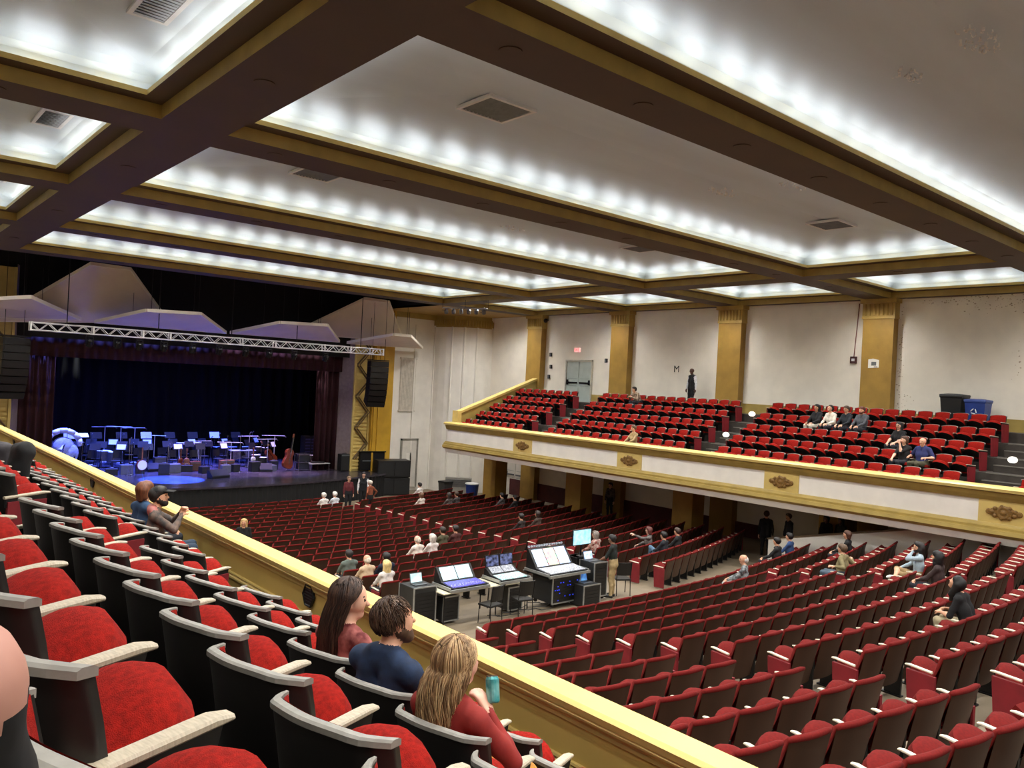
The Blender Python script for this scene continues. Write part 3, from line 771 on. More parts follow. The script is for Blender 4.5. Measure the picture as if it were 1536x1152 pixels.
# ------------------------------------------------------------------ people: one continuous surface grown around a skeleton
def sdf_mesh(caps,vox,k,name,mats,noise=0.):
    """caps: (p0,p1,r0,r1,tag) -> surface-nets mesh blended with a soft minimum"""
    P=np.array([list(c[0])+list(c[1]) for c in caps],float); Rr=np.array([[max(c[2],vox*.62),max(c[3],vox*.62)] for c in caps])
    lo=np.minimum(P[:,:3],P[:,3:]).min(0)-Rr.max()-3*vox; hi=np.maximum(P[:,:3],P[:,3:]).max(0)+Rr.max()+3*vox
    n=np.ceil((hi-lo)/vox).astype(int)+1
    acc=np.zeros(n); acc2=np.zeros(n); K2=.004; best=np.full(n,1e9,np.float32); tg=np.zeros(n,np.int16)
    ax=[lo[i]+vox*np.arange(n[i]) for i in range(3)]
    m=max(4*k,3*vox)
    for i,c in enumerate(caps):
        a=P[i,:3]; b=P[i,3:]; ra,rb=Rr[i]; q0=np.minimum(a-ra,b-rb)-m; q1=np.maximum(a+ra,b+rb)+m
        s=[slice(max(0,int((q0[j]-lo[j])/vox)),min(n[j],int((q1[j]-lo[j])/vox)+2)) for j in range(3)]
        X=ax[0][s[0]][:,None,None]; Y=ax[1][s[1]][None,:,None]; Z=ax[2][s[2]][None,None,:]
        d=b-a; L=max(d@d,1e-9); t=np.clip(((X-a[0])*d[0]+(Y-a[1])*d[1]+(Z-a[2])*d[2])/L,0,1)
        D=np.sqrt((X-a[0]-t*d[0])**2+(Y-a[1]-t*d[1])**2+(Z-a[2]-t*d[2])**2)-(ra+(rb-ra)*t)
        (acc if max(ra,rb)>.022 else acc2)[s[0],s[1],s[2]]+=np.exp(-np.clip(D,-1,1)/(k if max(ra,rb)>.022 else K2))
        bs=best[s[0],s[1],s[2]]; ts=tg[s[0],s[1],s[2]]; mk=D<bs; bs[mk]=D[mk]; ts[mk]=c[4]
    f=np.minimum(-k*np.log(np.maximum(acc,1e-30)),-K2*np.log(np.maximum(acc2,1e-30)))
    ins=f<0
    # surface nets
    c=[ins[i:n[0]-1+i,j:n[1]-1+j,l:n[2]-1+l] for i in (0,1) for j in (0,1) for l in (0,1)]
    cnt=sum(x.astype(np.int8) for x in c); act=(cnt>0)&(cnt<8)
    idx=np.full(act.shape,-1,int); ii=np.argwhere(act); idx[act]=np.arange(len(ii))
    vs=np.zeros((len(ii),3)); w=np.zeros(len(ii))
    off=[(i,j,l) for i in (0,1) for j in (0,1) for l in (0,1)]
    val=[f[ii[:,0]+o[0],ii[:,1]+o[1],ii[:,2]+o[2]] for o in off]
    for A in range(8):
        for B in range(A+1,8):
            if sum(abs(off[A][q]-off[B][q]) for q in range(3))!=1: continue
            fa,fb=val[A],val[B]; mk=(fa<0)!=(fb<0); t=np.where(mk,fa/np.where(mk,fa-fb,1),0)
            for q in range(3): vs[:,q]+=np.where(mk,off[A][q]+t*(off[B][q]-off[A][q]),0)
            w+=mk
    vs=(vs/w[:,None]+ii)*vox+lo
    F=[]
    for q in range(3):
        u,v=(q+1)%3,(q+2)%3
        s0=[slice(None)]*3; s1=[slice(None)]*3; s0[q]=slice(0,n[q]-1); s1[q]=slice(1,n[q])
        e=np.argwhere(ins[tuple(s0)]!=ins[tuple(s1)])
        if not len(e): continue
        e=e[(e[:,u]>0)&(e[:,v]>0)&(e[:,u]<n[u]-1)&(e[:,v]<n[v]-1)]
        flip=ins[tuple(e.T)]
        def g(du,dv):
            h=e.copy(); h[:,u]-=du; h[:,v]-=dv; return idx[tuple(h.T)]
        Q=np.stack([g(0,0),g(1,0),g(1,1),g(0,1)],1); Q[~flip]=Q[~flip][:,::-1]; F.append(Q)
    F=np.concatenate(F); F=F[(F>=0).all(1)]
    fi=np.round((vs[F].mean(1)-lo)/vox).astype(int); T=tg[fi[:,0],fi[:,1],fi[:,2]]
    me=bpy.data.meshes.new(name); me.from_pydata(vs.tolist(),[],F.tolist())
    for mm in mats: me.materials.append(mm)
    me.polygons.foreach_set('material_index',T.astype(np.int32)); me.polygons.foreach_set('use_smooth',[True]*len(F)); me.update()
    return me
V3=lambda *a: Vector(a)
def cloth(hexc,second=None,scale=14): return M('cloth_'+hexc+(second or ''),hexc,.85,.15,scale,second=second)
def skin(hexc): return M('skin_'+hexc,hexc,.55,.05,9)
def hairm(hexc): return M('hair_'+hexc,hexc,.6,.35,60,stretch=(1,1,.12))
EYE=None
def ik(a,h,l1,l2,pole):
    d=h-a; L=min(d.length,(l1+l2)*.995); u=d.normalized(); x=(l1*l1-l2*l2+L*L)/(2*L); y=math.sqrt(max(0,l1*l1-x*x))
    p=pole-u*pole.dot(u); p=p.normalized() if p.length>1e-4 else Vector((0,0,-1))
    return a+u*x+p*y, a+u*L
def hand_caps(w,d,nrm,C,curl=.5,thumb=1,tagi=0,s=1.):
    """w wrist, d finger direction, nrm palm normal (curl towards it)"""
    d=d.normalized(); nrm=(nrm-d*nrm.dot(d)).normalized(); side=d.cross(nrm)*thumb
    L=.085*s
    for o in (-.026,-.009,.009,.026): C.append((w+side*o*s*.6,w+d*L+side*o*s,.017*s,.013*s,tagi))
    for o,l in ((.031,.066),(.011,.075),(-.010,.070),(-.029,.054)):
        b=w+d*L+side*o*s; a1=curl*.7; p1=b+(d*math.cos(a1)+nrm*math.sin(a1))*l*.5*s
        a2=curl*1.7; p2=p1+(d*math.cos(a2)+nrm*math.sin(a2))*l*.32*s; a3=curl*2.5; p3=p2+(d*math.cos(a3)+nrm*math.sin(a3))*l*.26*s
        C+= [(b,p1,.0095*s,.0088*s,tagi),(p1,p2,.0088*s,.008*s,tagi),(p2,p3,.008*s,.007*s,tagi)]
    b=w+d*.025*s+side*.028*s; p1=b+(d*.6+side*.75+nrm*.35).normalized()*.045*s; p2=p1+(d*.85+side*.2+nrm*.5*(.4+curl)).normalized()*.035*s
    C+= [(b,p1,.014*s,.011*s,tagi),(p1,p2,.011*s,.009*s,tagi)]
def person(label,loc,rz,pose='sit',s=1.,top='333333',bottom='22242c',skn='d9a585',hair='2a1d14',style='short',shoes='1a1a1a',
           lean=0.,yaw=0.,pitch=0.,handL=None,handR=None,kneeL=None,kneeR=None,footL=None,footR=None,vox=.018,sleeve='long',group=None,cap=None,top2=None,bottom2=None,shorts=False,twist=0.,sleevecol=None,elbowR=None,extra=None,wide=1.,glasses=False,skirt=False,hands=True,beard=None,roll=0.):
    C=[]; hz=.49 if pose=='sit' else .93*1.0
    W=wide
    tl=math.sin(lean); tc=math.cos(lean)
    def tor(x,y,h): # torso frame from hips, leaning forward and twisted
        f=max(0,min(1,h/.5)); cx=math.cos(twist*f); sx=math.sin(twist*f); X,Y=x*cx-y*sx,x*sx+y*cx
        return V3(X,Y*tc+h*tl,hz+h*tc-Y*tl)
    # pelvis and torso
    for x in (-.07,.07): C.append((tor(x*W,-.01,-.02),tor(x*W,-.01,.10),.118*W,.108*W,2))
    for x in (-.06,.06): C.append((tor(x*W,0,.13),tor(x*1.25*W,.0,.30),.10*W,.108*W,1))
    for x in (-.075,.075): C.append((tor(x*W,.005,.28),tor(x*W,-.005,.43),.105*W,.085*W,1))
    C.append((tor(-.15*W,-.015,.475),tor(.15*W,-.015,.475),.062*W,.062*W,1))
    C.append((tor(-.07*W,-.012,.50),tor(.07*W,-.012,.50),.065*W,.065*W,1))
    # neck and head
    nb=tor(0,-.01,.50); nt=tor(0,.012,.595)
    C.append((nb,nt,.056,.052,0))
    hc=nt+V3(0,.018,.105)
    R=Matrix.Rotation(yaw,3,'Z')@Matrix.Rotation(-pitch,3,'X')@Matrix.Rotation(roll,3,'Y')
    def hd(x,y,z): return hc+R@V3(x,y,z)
    C+= [(hd(0,-.018,.022),hd(0,.012,.03),.086,.082,0),(hd(0,.012,-.035),hd(0,.028,-.07),.066,.047,0),(hd(-.022,.04,-.02),hd(.022,.04,-.02),.05,.05,0),
         (hd(0,.03,-.088),hd(0,.058,-.09),.032,.026,0)]
    C+= [(hd(0,.086,.004),hd(0,.107,-.026),.010,.015,0)]
    for q in (-1,1):
        C.append((hd(q*.078,-.008,.008),hd(q*.078,-.002,-.03),.014,.009,0)); C.append((hd(q*.088,-.016,.012),hd(q*.084,-.01,-.02),.008,.006,0))
        C.append((hd(q*.033,.081,.010),hd(q*.033,.081,.010),.009,.009,5))
        if vox<.012: C.append((hd(q*.018,.086,.034),hd(q*.048,.075,.034),.005,.004,4))
    C.append((hd(-.018,.080,-.058),hd(.018,.080,-.058),.007,.007,6))
    if beard:
        for q in (-1,1): C.append((hd(q*.06,.01,-.05),hd(q*.03,.06,-.095),.026,.03,4))
        C.append((hd(0,.066,-.10),hd(0,.07,-.085),.032,.026,4))
    # legs
    for q,kn,ft in ((-1,kneeL,footL),(1,kneeR,footR)):
        hip=V3(q*.09*W,0,hz-.01)
        if pose=='sit':
            k=Vector(kn) if kn else V3(q*.12,.45,.53); f=Vector(ft) if ft else V3(q*.12,k.y+.02,.075)
        else:
            k=Vector(kn) if kn else V3(q*.10,.03,.50); f=Vector(ft) if ft else V3(q*.11,-.0,.075)
        C+= [(hip,(hip*.45+k*.55),.095*W,.077*W,2),(hip*.45+k*.55,k,.077*W,.060,2)]
        lt=0 if (shorts or skirt) else 2
        cal=k.lerp(f,.35)+V3(0,-.02,0); C+= [(k,cal,.057,.056,lt),(cal,f,.055,.040,lt)]
        fd=(V3(0,1,0)*.16+V3(q*.02,0,-.035)) if pose=='sit' or not ft else V3(q*.02,.16,-.035)
        C+= [(f+V3(0,-.03,-.03),f+fd*.6,.042,.042,3),(f+fd*.6,f+fd,.042,.033,3)]
        if skirt: C.append((hip+V3(0,.05,.0),k+V3(0,.03,-.05),.12,.11,2))
    if skirt and pose=='sit': C.append((V3(-.06,.2,hz+.02),V3(.06,.44,hz+.0),.09,.09,2)); 
    # arms
    sk_fore=0 if sleeve=='short' else 1
    for q,h in ((-1,handL),(1,handR)):
        sh=tor(q*.175*W,-.015,.465)
        if h is None: h=(q*.12,.38,.64) if pose=='sit' else (q*.25,.06,.80)
        h=Vector(h); el,wr=ik(sh,h,.285*1.0,.25,V3(q*.8,-.55,-.7))
        if q==1 and elbowR: el=Vector(elbowR); wr=el+(h-el).normalized()*.25
        ta=7 if sleevecol else 1; sk_fore=0 if sleeve=='short' else ta
        C+= [(sh,sh.lerp(el,.6),.056*W,.047*W,ta if sleeve!='none' else 0),(sh.lerp(el,.6),el,.047*W,.042,ta if sleeve!='none' else 0),(el,el.lerp(wr,.35),.041,.040,sk_fore),(el.lerp(wr,.35),wr,.040,.027,sk_fore)]
        if hands: 
            d=(wr-el).normalized()
            if pose=='stand' and wr.z<.95: nrm=V3(-q,0,0)
            else: nrm=V3(-q*.5,0,-1)
            hand_caps(wr,d,nrm,C,.55,-q if nrm.z<-.5 else q,0)
        else: C.append((wr,wr+(wr-el).normalized()*.1,.034,.03,0))
    if extra: C+=extra(tor,hd)
    if s!=1: C=[(a*s,b*s,r*s,t*s,g) for a,b,r,t,g in C]
    mats=[skin(skn),cloth(top,top2),cloth(bottom,bottom2),M('shoe_'+shoes,shoes,.5,.2,8),hairm(hair),M('eye_dark','120d0a',.2,.1,5),M('lip_rose','a8615a',.5,.1,9)]+([cloth(sleevecol)] if sleevecol else [])
    me=sdf_mesh(C,vox,.009 if vox<.012 else .011,'person',mats)
    o=bpy.data.objects.new('person',me); COL.objects.link(o); o.location=loc; o.rotation_euler=(0,0,rz); tag(o,label,'person',group)
    # hair as a child mesh
    HC=[]
    def A(x0,y0,z0,x1,y1,z1,ra,rb): HC.append((hd(x0,y0,z0)*s,hd(x1,y1,z1)*s,ra*s,rb*s,0))
    if style in('short','long','bob','pony','bun','curly'):
        A(0,-.03,.038,0,.0,.052,.088,.080); A(0,-.045,-.005,0,-.05,.02,.078,.082)
        for q in (-1,1): A(q*.028,-.03,.02,q*.03,.02,.055,.075,.058)
        if style=='short': A(-.03,.05,.078,.03,.05,.078,.032,.032)
    if style in('long','bob','curly'):
        dz=-.12 if style=='bob' else -.26
        for q in (-1,1): A(q*.06,-.03,.0,q*.075,-.03,dz*.7,.046,.036)
        for q in (-1,0,1): A(q*.045,-.06,.0,q*.055,-.075,dz,.06,.03)
        if style=='curly':
            for i in range(16):
                a=random.uniform(0,2*PI); p=(math.cos(a)*.085,-.03+math.sin(a)*.06,random.uniform(-.15,.1)); A(*p,*p,.045,.045)
    if style=='pony': A(0,-.11,.02,0,-.15,-.16,.03,.018)
    if style=='bun': A(0,-.10,.05,0,-.11,.05,.04,.04)
    if style=='balding': A(0,-.055,-.02,0,-.05,.0,.076,.076); [A(q*.055,-.03,-.02,q*.055,-.02,0,.04,.038) for q in (-1,1)]
    if HC:
        h=sdf_mesh(HC,min(vox,.014),.012,'hair',[hairm(hair)]); ho=bpy.data.objects.new('hair',h); COL.objects.link(ho); ho.parent=o
    if cap:
        mb=MB(); c=hd(0,-.006,.05)*s
        mb.ell(c,(.098*s,.108*s,.085*s),14,8,0,R); b=hd(0,.13,.055)*s; mb.box(b,(.15*s,.12*s,.012*s),0,R@Matrix.Rotation(-.15,3,'X'))
        mb.build('cap',cloth(cap),o,smooth=False)
    if glasses:
        mb=MB()
        for q in (-1,1):
            mb.tube(hd(q*.015,.10,.015)*s,hd(q*.055,.092,.015)*s,.016*s,n=6); mb.tube(hd(q*.06,.085,.018)*s,hd(q*.085,-.0,.018)*s,.003*s,n=4)
        mb.build('glasses',BLK,o)
    return o
def seat_at(table,px,py,zh):
    """nearest seat whose head height projects to the pixel"""
    best=None
    for key,v in table.items():
        o,rz=v[0],v[1]; p=o+facing(rz)*-.05+V3(0,0,zh); a=proj(p); d=(a[0]-px)**2+(a[1]-py)**2
        if best is None or d<best[0]: best=(d,key,o,rz)
    return best
TAKEN=[]
def sit(table,px,py,label,**kw):
    d,key,o,rz=seat_at(table,px,py,1.22*kw.get('s',1.)); OCC.add(key)
    TAKEN.append((label[:40],round(d**.5,1),key))
    turn=kw.pop('turn',0.)
    return person(label,(o.x,o.y,o.z)+Vector(facing(rz))*0.0-Vector(facing(rz))*.06 if 0 else tuple(o-facing(rz)*.06),rz+turn,'sit',**kw)
# ------------------------------------------------------------------ people in the hall
NEAR={k:v for k,v in SEATS.items() if k[0]=='near'}; FAR={k:v for k,v in SEATS.items() if k[0]=='far'}
def near_hair(o,hd,s,cols,n,length,wave=.006,spread=1.,short=False,r=.0042,seed=1,back=.0):
    rg=random.Random(seed)
    HV=[];HF=[];HM=[]
    for i in range(n):
        az=rg.uniform(-PI,PI); fr=abs(abs(az)-PI) if 0 else abs(az)   # 0 = back of head
        el0=math.radians(rg.triangular(20,92,80)) if not short else math.radians(rg.uniform(-28,90))
        if not short and fr>2.0: el0=math.radians(rg.uniform(58,92))
        if short and fr>1.9 and el0<math.radians(42): continue
        if short and fr>1.2 and el0<math.radians(5): continue
        layer=rg.uniform(0,.022); pts=[]; ph=rg.uniform(0,6.28); ln=length*rg.uniform(.82,1.05)
        azt=az if fr<1.75 else math.copysign(rg.uniform(1.15,1.8),az)
        def sc(e,a,R):
            return (R*.93*math.cos(e)*math.sin(a),-.018-R*1.07*math.cos(e)*math.cos(a),.022+R*1.04*math.sin(e))
        if short:
            for q in range(6):
                e=el0-(ln/.09)*q/5*.9; a=az+(.5*q/5 if el0>.9 else .15*q/5); e=max(e,-.75)
                R=.094+layer*.6+.004*math.sin(q+ph); pts.append(hd(*sc(e,a,R)))
        else:
            e=el0; path=0; N=7
            for q in range(N):
                t=q/(N-1); ee=el0+(math.radians(-12)-el0)*t; a=az+(azt-az)*t; R=.098+layer; pts.append(hd(*sc(ee,a,R)))
            x,y,z=sc(math.radians(-12),azt,.098+layer); M_=10
            for q in range(1,M_+1):
                t=q/M_; zz=z-(ln)*t; k=spread
                yy=y-(.035+back)*math.sin(min(1,t*1.6)*PI/2)+wave*math.sin(7*t+ph); xx=x*(1-.12*t*(2-k))+wave*1.4*math.cos(6*t+ph)
                pts.append(hc_world(o,hd,xx,yy,zz))
        b0=len(HV); N_=len(pts); mi=rg.randrange(len(cols))
        for k_,v in enumerate(pts):
            d=(pts[min(k_+1,N_-1)]-pts[max(k_-1,0)]).normalized(); a_=d.orthogonal().normalized(); b_=d.cross(a_); rr=r*s*(1.0-.6*(k_/N_)**2)
            for q in range(3): HV.append(tuple(v*s+a_*rr*math.cos(q*2.094)+b_*rr*math.sin(q*2.094)))
        for k_ in range(N_-1):
            for q in range(3): HF.append((b0+3*k_+q,b0+3*k_+(q+1)%3,b0+3*k_+3+(q+1)%3,b0+3*k_+3+q)); HM.append(mi)
    me=bpy.data.meshes.new('hair'); me.from_pydata(HV,[],HF)
    for c in cols: me.materials.append(hairm(c))
    me.polygons.foreach_set('material_index',HM); me.polygons.foreach_set('use_smooth',[True]*len(HF)); me.update()
    h=bpy.data.objects.new('hair',me); COL.objects.link(h); h.parent=o; h['kind']='stuff'; return h
def hc_world(o,hd,x,y,z):
    top=hd(0,0,0); w=hd(x,y,0); return Vector((w.x,w.y,top.z+z))
def near_person(key,label,turn=0.,dz=-.03,style='long',cols=('3a2418',),n=500,length=.4,wave=.006,spread=1.,seed=1,dy=.15,collar=False,back=0.,r=.0042,**kw):
    o_,rz=SEATS[key]; OCC.add(key); keep={}
    def ex(tor,hd):
        keep['hd']=hd; keep['tor']=tor; return ([(tor(-.055,-.045,.545),tor(.055,-.045,.545),.032,.032,1),(tor(.06,-.03,.545),tor(.05,.05,.52),.026,.022,1),(tor(-.06,-.03,.545),tor(-.05,.05,.52),.026,.022,1)] if collar else [])
    o=person(label,tuple(o_-facing(rz)*dy+V3(0,0,dz)),rz+turn,'sit',style='none' if style!='sdf' else 'short',extra=ex,vox=.0085,**kw)
    near_hair(o,keep['hd'],kw.get('s',1.),cols,n,length,wave,spread,style=='short',seed=seed,back=back,r=r)
    return o,keep
NP={}
NP['w1']=near_person(('near',1,3,5),'person with long straight brown hair in a red patterned blouse, looking right over the rail',cols=('2e1d15','3d281c','4a3324'),n=1100,length=.40,wave=.003,seed=3,back=.02,
    top='5c1618',top2='a8625a',bottom='22242c',skn='d8a68c',hair='33211a',dy=.05,yaw=-.78,pitch=.03,lean=.03,s=.93,handL=(-.1,.36,.62),handR=(.1,.36,.62))
NP['m']=near_person(('near',1,3,6),'person with short brown hair and beard in a dark blue shirt, seated between two women',style='short',cols=('3a281c','4b3526','5a4431'),n=1500,length=.075,seed=5,r=.0036,
    top='14233c',top2='1b3152',bottom='23262e',skn='d2a083',hair='4a3424',yaw=-.42,pitch=-.12,lean=.06,s=.97,wide=1.1,beard=True,handL=(-.1,.40,.62),handR=(.12,.40,.62),collar=True)
NP['w2']=near_person(('near',1,3,7),'person with long greying blonde hair in a red top, raising a teal drink can',cols=('8a6a46','a5855c','b89a70','77593a'),n=1200,length=.30,wave=.011,seed=9,back=.03,
    top='8c241c',top2='7c1c18',bottom='c98a2c',bottom2='5a3a24',skn='dba890',hair='8f7050',yaw=-.25,pitch=-.05,lean=.04,s=.93,wide=1.05,skirt=True,handL=(-.14,.34,.62),handR=(.13,.16,.94))
# teal can held by the woman in red
pw=NP['w2'][0]; 
cp=pw.matrix_basis if 0 else Matrix.Translation(pw.location)@Matrix.Rotation(pw.rotation_euler.z,4,'Z')
c=cp@V3(.095,.20,.965)
can=thing('drink_can','teal and white drink can in the raised hand of the woman in red','can',tuple(c))
MB().lathe((0,0,-.06),[(.024,0),(.031,.006),(.032,.012),(.032,.105),(.026,.118)],18).build('can_body',M('can_teal','2f8f92',.3,.25,18,metal=.4,second='7fc2c0'),can,smooth=False)
l=MB(); l.lathe((0,0,.058),[(.027,0),(.027,.004),(.022,.004),(.022,.001)],18); l.box((0,.006,.0625),(.012,.02,.002)); l.build('can_lid',CHROME,can)
can.rotation_euler=(math.radians(-18),math.radians(8),0)
# patterned bag on her lap side
b=at(800,1128,z=-2.37+.40)
def bagcaps(): 
    C=[]
    for i in range(14): C.append((V3(random.uniform(-.13,.13),random.uniform(-.10,.10),random.uniform(0,.22)),V3(random.uniform(-.12,.12),random.uniform(-.09,.09),random.uniform(.02,.26)),.06,.045,0))
    return C
bag=bpy.data.objects.new('cloth_bag',sdf_mesh(bagcaps(),.012,.015,'cloth_bag',[M('floral_cloth','d9902e',.85,.4,26,second='3a2318')])); COL.objects.link(bag)
bag.location=(b.x-.05,b.y-.02,-2.26); bag.scale=(.8,.8,.8); tag(bag,'orange and brown floral cloth bundle beside the rail near the woman in red','bag')
# neighbour at the left edge: bare arm
lo_=V3(-.84,.80,-.99); rz_=math.radians(-77); inv=Matrix.Rotation(-rz_,3,'Z')
E_=inv@(ray(-100,1042)*.46-lo_); H_=inv@(ray(-22,1420)*.55-lo_)
person('person at the left edge of the photo, only a bare bent arm in view',tuple(lo_),rz_,'sit',vox=.009,top='0c0c0e',bottom='101010',skn='b98676',hair='3a2a20',sleeve='none',lean=.12,elbowR=tuple(E_),handR=tuple(H_),s=1.0,hands=True)
# couple further down the front row
sit(NEAR,206,752,'person with a copper bob haircut in a blue top, beside the capped man',top='2c4a6c',hair='6b3d22',style='bob',vox=.014,yaw=-.2)
sit(NEAR,232,752,'person in a black cap, maroon hood and patchwork jacket, eating with both hands',top='3b3a3a',top2='6f5c50',bottom='2a3a4c',hair='1a1412',cap='0c0c0e',beard=True,vox=.013,turn=-.5,yaw=-.3,pitch=-.1,handL=(-.04,.30,.98),handR=(.06,.30,.95),
    extra=lambda tor,hd:[(tor(-.10,-.05,.53),tor(.10,-.05,.53),.06,.06,6)])
# coats over empty seats
def coat(px,py,zz,label,hexc,n=16,sz=.34):
    p=at(px,py,x=zz); C=[]
    rg=random.Random(px)
    for i in range(n):
        x=rg.uniform(-sz*.6,sz*.6); C.append((V3(x,rg.uniform(-.12,.05),rg.uniform(.05,.12)),V3(x+rg.uniform(-.1,.1),rg.uniform(-.20,-.05),rg.uniform(-.32,-.1)),.07,.05,0))
    o=bpy.data.objects.new('coat',sdf_mesh(C,.018,.02,'coat',[cloth(hexc)])); COL.objects.link(o); o.location=p; o.rotation_euler=(0,0,math.radians(-77)); tag(o,label,'coat')
coat(38,684,2.0,'black coat heaped over a near balcony seat back at the far left','0b0b0d',16,.30)
coat(14,682,2.0,'dark grey coat with pale lining heaped left of the black coat','3a383c',10,.22)
# ---- far balcony
person('person in a white shirt and black security vest standing by the far balcony wall',(28.95,at(1038,570,x=28.95).y,-.75),math.radians(78),'stand',s=1.06,top='0b0b10',bottom='0c0c10',skn='4a2f22',hair='120c0a',style='none',sleeve='long',sleevecol='cfcfd2',yaw=.1,vox=.018,handL=(-.27,.02,.78),handR=(.27,.05,.80))
sit(FAR,956,586,'person with dark hair in a brown jacket leaning forward in the top row',top='5c4a3c',top2='b8a48c',hair='100c0a',style='short',skn='c89878',lean=.55,handL=(-.1,.5,.75),handR=(.1,.5,.75))
sit(FAR,946,655,'person in a tan jacket low behind the far balcony rail',top='9c8560',hair='5a4630',skn='d3a184')
sit(FAR,1217,612,'person in black with pale trousers, leftmost of four in the upper far balcony',top='141418',bottom='c9c2b4',hair='0e0b0a',skn='b98a6c',style='long')
sit(FAR,1241,614,'person in a white jumper reading, second of four in the upper far balcony',top='d8d2c4',hair='1a1412',pitch=-.5,lean=.1)
sit(FAR,1268,618,'person in dark clothes with glasses, third of four in the upper far balcony',top='1b2026',hair='4a3a2c',style='short',glasses=True)
sit(FAR,1292,618,'person in a grey shirt and beanie, rightmost of four in the upper far balcony',top='4b4e54',hair='5a2c22',cap=None,style='short',wide=1.1,beard=True)
sit(FAR,1348,645,'person in black with long dark hair and sunglasses, seated above the bald man',top='0d0d10',hair='0c0908',style='long',glasses=True,sleeve='short',skn='d6a890')
sit(FAR,1356,664,'person with brown hair in a black top touching her face, left of the bald man',top='121215',hair='4a2f20',style='bob',sleeve='short',handL=(.05,.16,1.06),skn='d9ad94')
sit(FAR,1388,668,'bald person in a blue polo shirt and olive trousers, arms on the seats',top='232a5c',bottom='4a4634',style='none',hair='7a6a5a',sleeve='short',wide=1.18,skn='d8a68a',handL=(-.28,.25,.72),handR=(.28,.25,.72))
# ---- orchestra
OR=OSE
def so(px,py,label,**kw): return sit(OR,px,py,label,**kw)
so(1118,833,'white-haired person in a checked shirt and pale trousers, alone at the block end',top='2c2f33',top2='9aa0a2',bottom='b5b8b6',hair='d8d4cc',style='balding',turn=.35,yaw=.45)
so(1264,830,'person in a khaki shirt with arms spread over the neighbouring seats',top='7d7350',bottom='4a5a68',hair='5c4632',style='short',wide=1.12,handL=(-.55,.02,.82),handR=(.55,-.05,.86))
so(1275,806,'person with brown hair in a black top, in front of the khaki-shirted person',top='101014',hair='4a2c1c',style='bob',yaw=.3)
so(1384,828,'bearded person in a light blue shirt and shorts with one leg crossed',top='9fb2bd',bottom='9a8058',hair='1a1210',style='curly',beard=True,shorts=True,shoes='d8d8d6',turn=.35,yaw=.3,kneeR=(.02,.46,.62),footR=(-.34,.52,.50),handL=(-.02,.14,1.08))
so(1398,824,'person with very dark long hair, half hidden beside the bearded person',top='3a2c2a',hair='0d0909',style='curly')
so(1462,866,'person with black hair in a black shirt bent over a book',top='0c0c0e',bottom='a89c7c',hair='0b0909',style='long',lean=.35,pitch=-.5,sleeve='short',handL=(-.08,.42,.66),handR=(.1,.36,.70))
so(1183,796,'person in a blue shirt with dark hair beside the low white wall',top='2a4470',hair='120e0c',style='short')
so(1160,808,'person in dark clothing low in the row by the white wall',top='1a1c1e',hair='15110e',style='short')
so(970,795,'person in a grey patterned top raising one arm',top='77706c',top2='4c4644',hair='5a2c26',style='bob',skn='dcae96',handL=(-.35,.45,1.05),turn=.3)
so(997,796,'person in a dark top and light blue jeans, leg raised',top='1b2028',bottom='5d7d98',hair='15110f',style='short',kneeL=(-.14,.40,.78),footL=(-.1,.46,.5))
so(1019,793,'person in dark clothes beside the column',top='191a1c',hair='3a281c',style='short')
so(880,808,'person in a red and white checked shirt seen from behind, beyond the big mixing desk',top='c9b8ac',top2='8a3a34',hair='5a4a3c',style='short',wide=1.1)
so(893,806,'person with grey hair beside the checked shirt beyond the mixing desk',top='6a5c54',hair='8a8078',style='bob')
so(629,806,'balding person in a white shirt in the centre block, seen from behind',top='e2d9cc',hair='cfc4b4',style='balding',skn='e0b49c')
so(647,804,'person with white bobbed hair beside the balding person',top='d8cfc8',hair='cfc8be',style='bob')
so(662,796,'person in olive dim clothing at the end of a centre row',top='4c4a34',hair='2a2018',style='short')
so(680,795,'person in maroon at the end of a centre row',top='4a2420',hair='1d1512',style='short')
so(521,840,'dark-haired person in a grey-green shirt in the centre block',top='5d675f',hair='1c1513',style='short',wide=1.1)
so(541,856,'white-haired person close beside the grey-green shirt',top='c9b090',hair='d8ccb8',style='balding')
so(567,842,'person with long pale blonde hair in the centre block',top='d6cfc8',hair='d8bd80',style='long')
so(590,836,'dark-haired person in a navy jacket beside the blonde person',top='161f33',hair='171412',style='short',wide=1.1)
so(488,742,'person with white hair low in the front row',top='e4e0da',hair='e0dcd4',style='short')
so(503,736,'white-haired person in a pale shirt in the front row before the stage',top='cfd6da',hair='e2ded6',style='short')
so(633,722,'dark-haired person in a white shirt by the front right rows',top='ddd8d0',hair='14100e',style='short')
so(634,737,'person in a pale top one row behind the white shirt',top='cfc4b8',hair='6a4a34',style='bob')
so(682,742,'person in dim grey clothes in the right front rows',top='3a3634',hair='3a2a1e',style='short')
so(671,742,'person with pale face in the right front rows',top='4c4440',hair='2a201a',style='bob')
so(752,742,'person in a grey patterned shirt beside the column base',top='5c5a58',top2='2c2a2a',hair='1a1614',style='short')
so(768,745,'person in black beside the grey patterned shirt',top='16181b',hair='0e0c0b',style='short')
so(786,778,'person with white papers in the right side rows',top='2c2624',hair='1a1310',style='short')
so(804,772,'person in brown dim clothes in the right side rows',top='463830',hair='2a1d16',style='bob')
def stand(label,px,py,floor,x=None,y=None,h=1.75,**kw):
    """head top seen at the pixel, on the given floor"""
    p=at(px,py,x=x,y=y); return person(label,(p.x,p.y,floor),kw.pop('rz',0.),'stand',s=kw.pop('s',h/1.75),**kw)
def standz(label,px,py_feet,floor,h=1.75,**kw):
    p=at(px,py_feet,z=floor); return person(label,(p.x,p.y,floor),kw.pop('rz',0.),'stand',s=h/1.75,**kw)
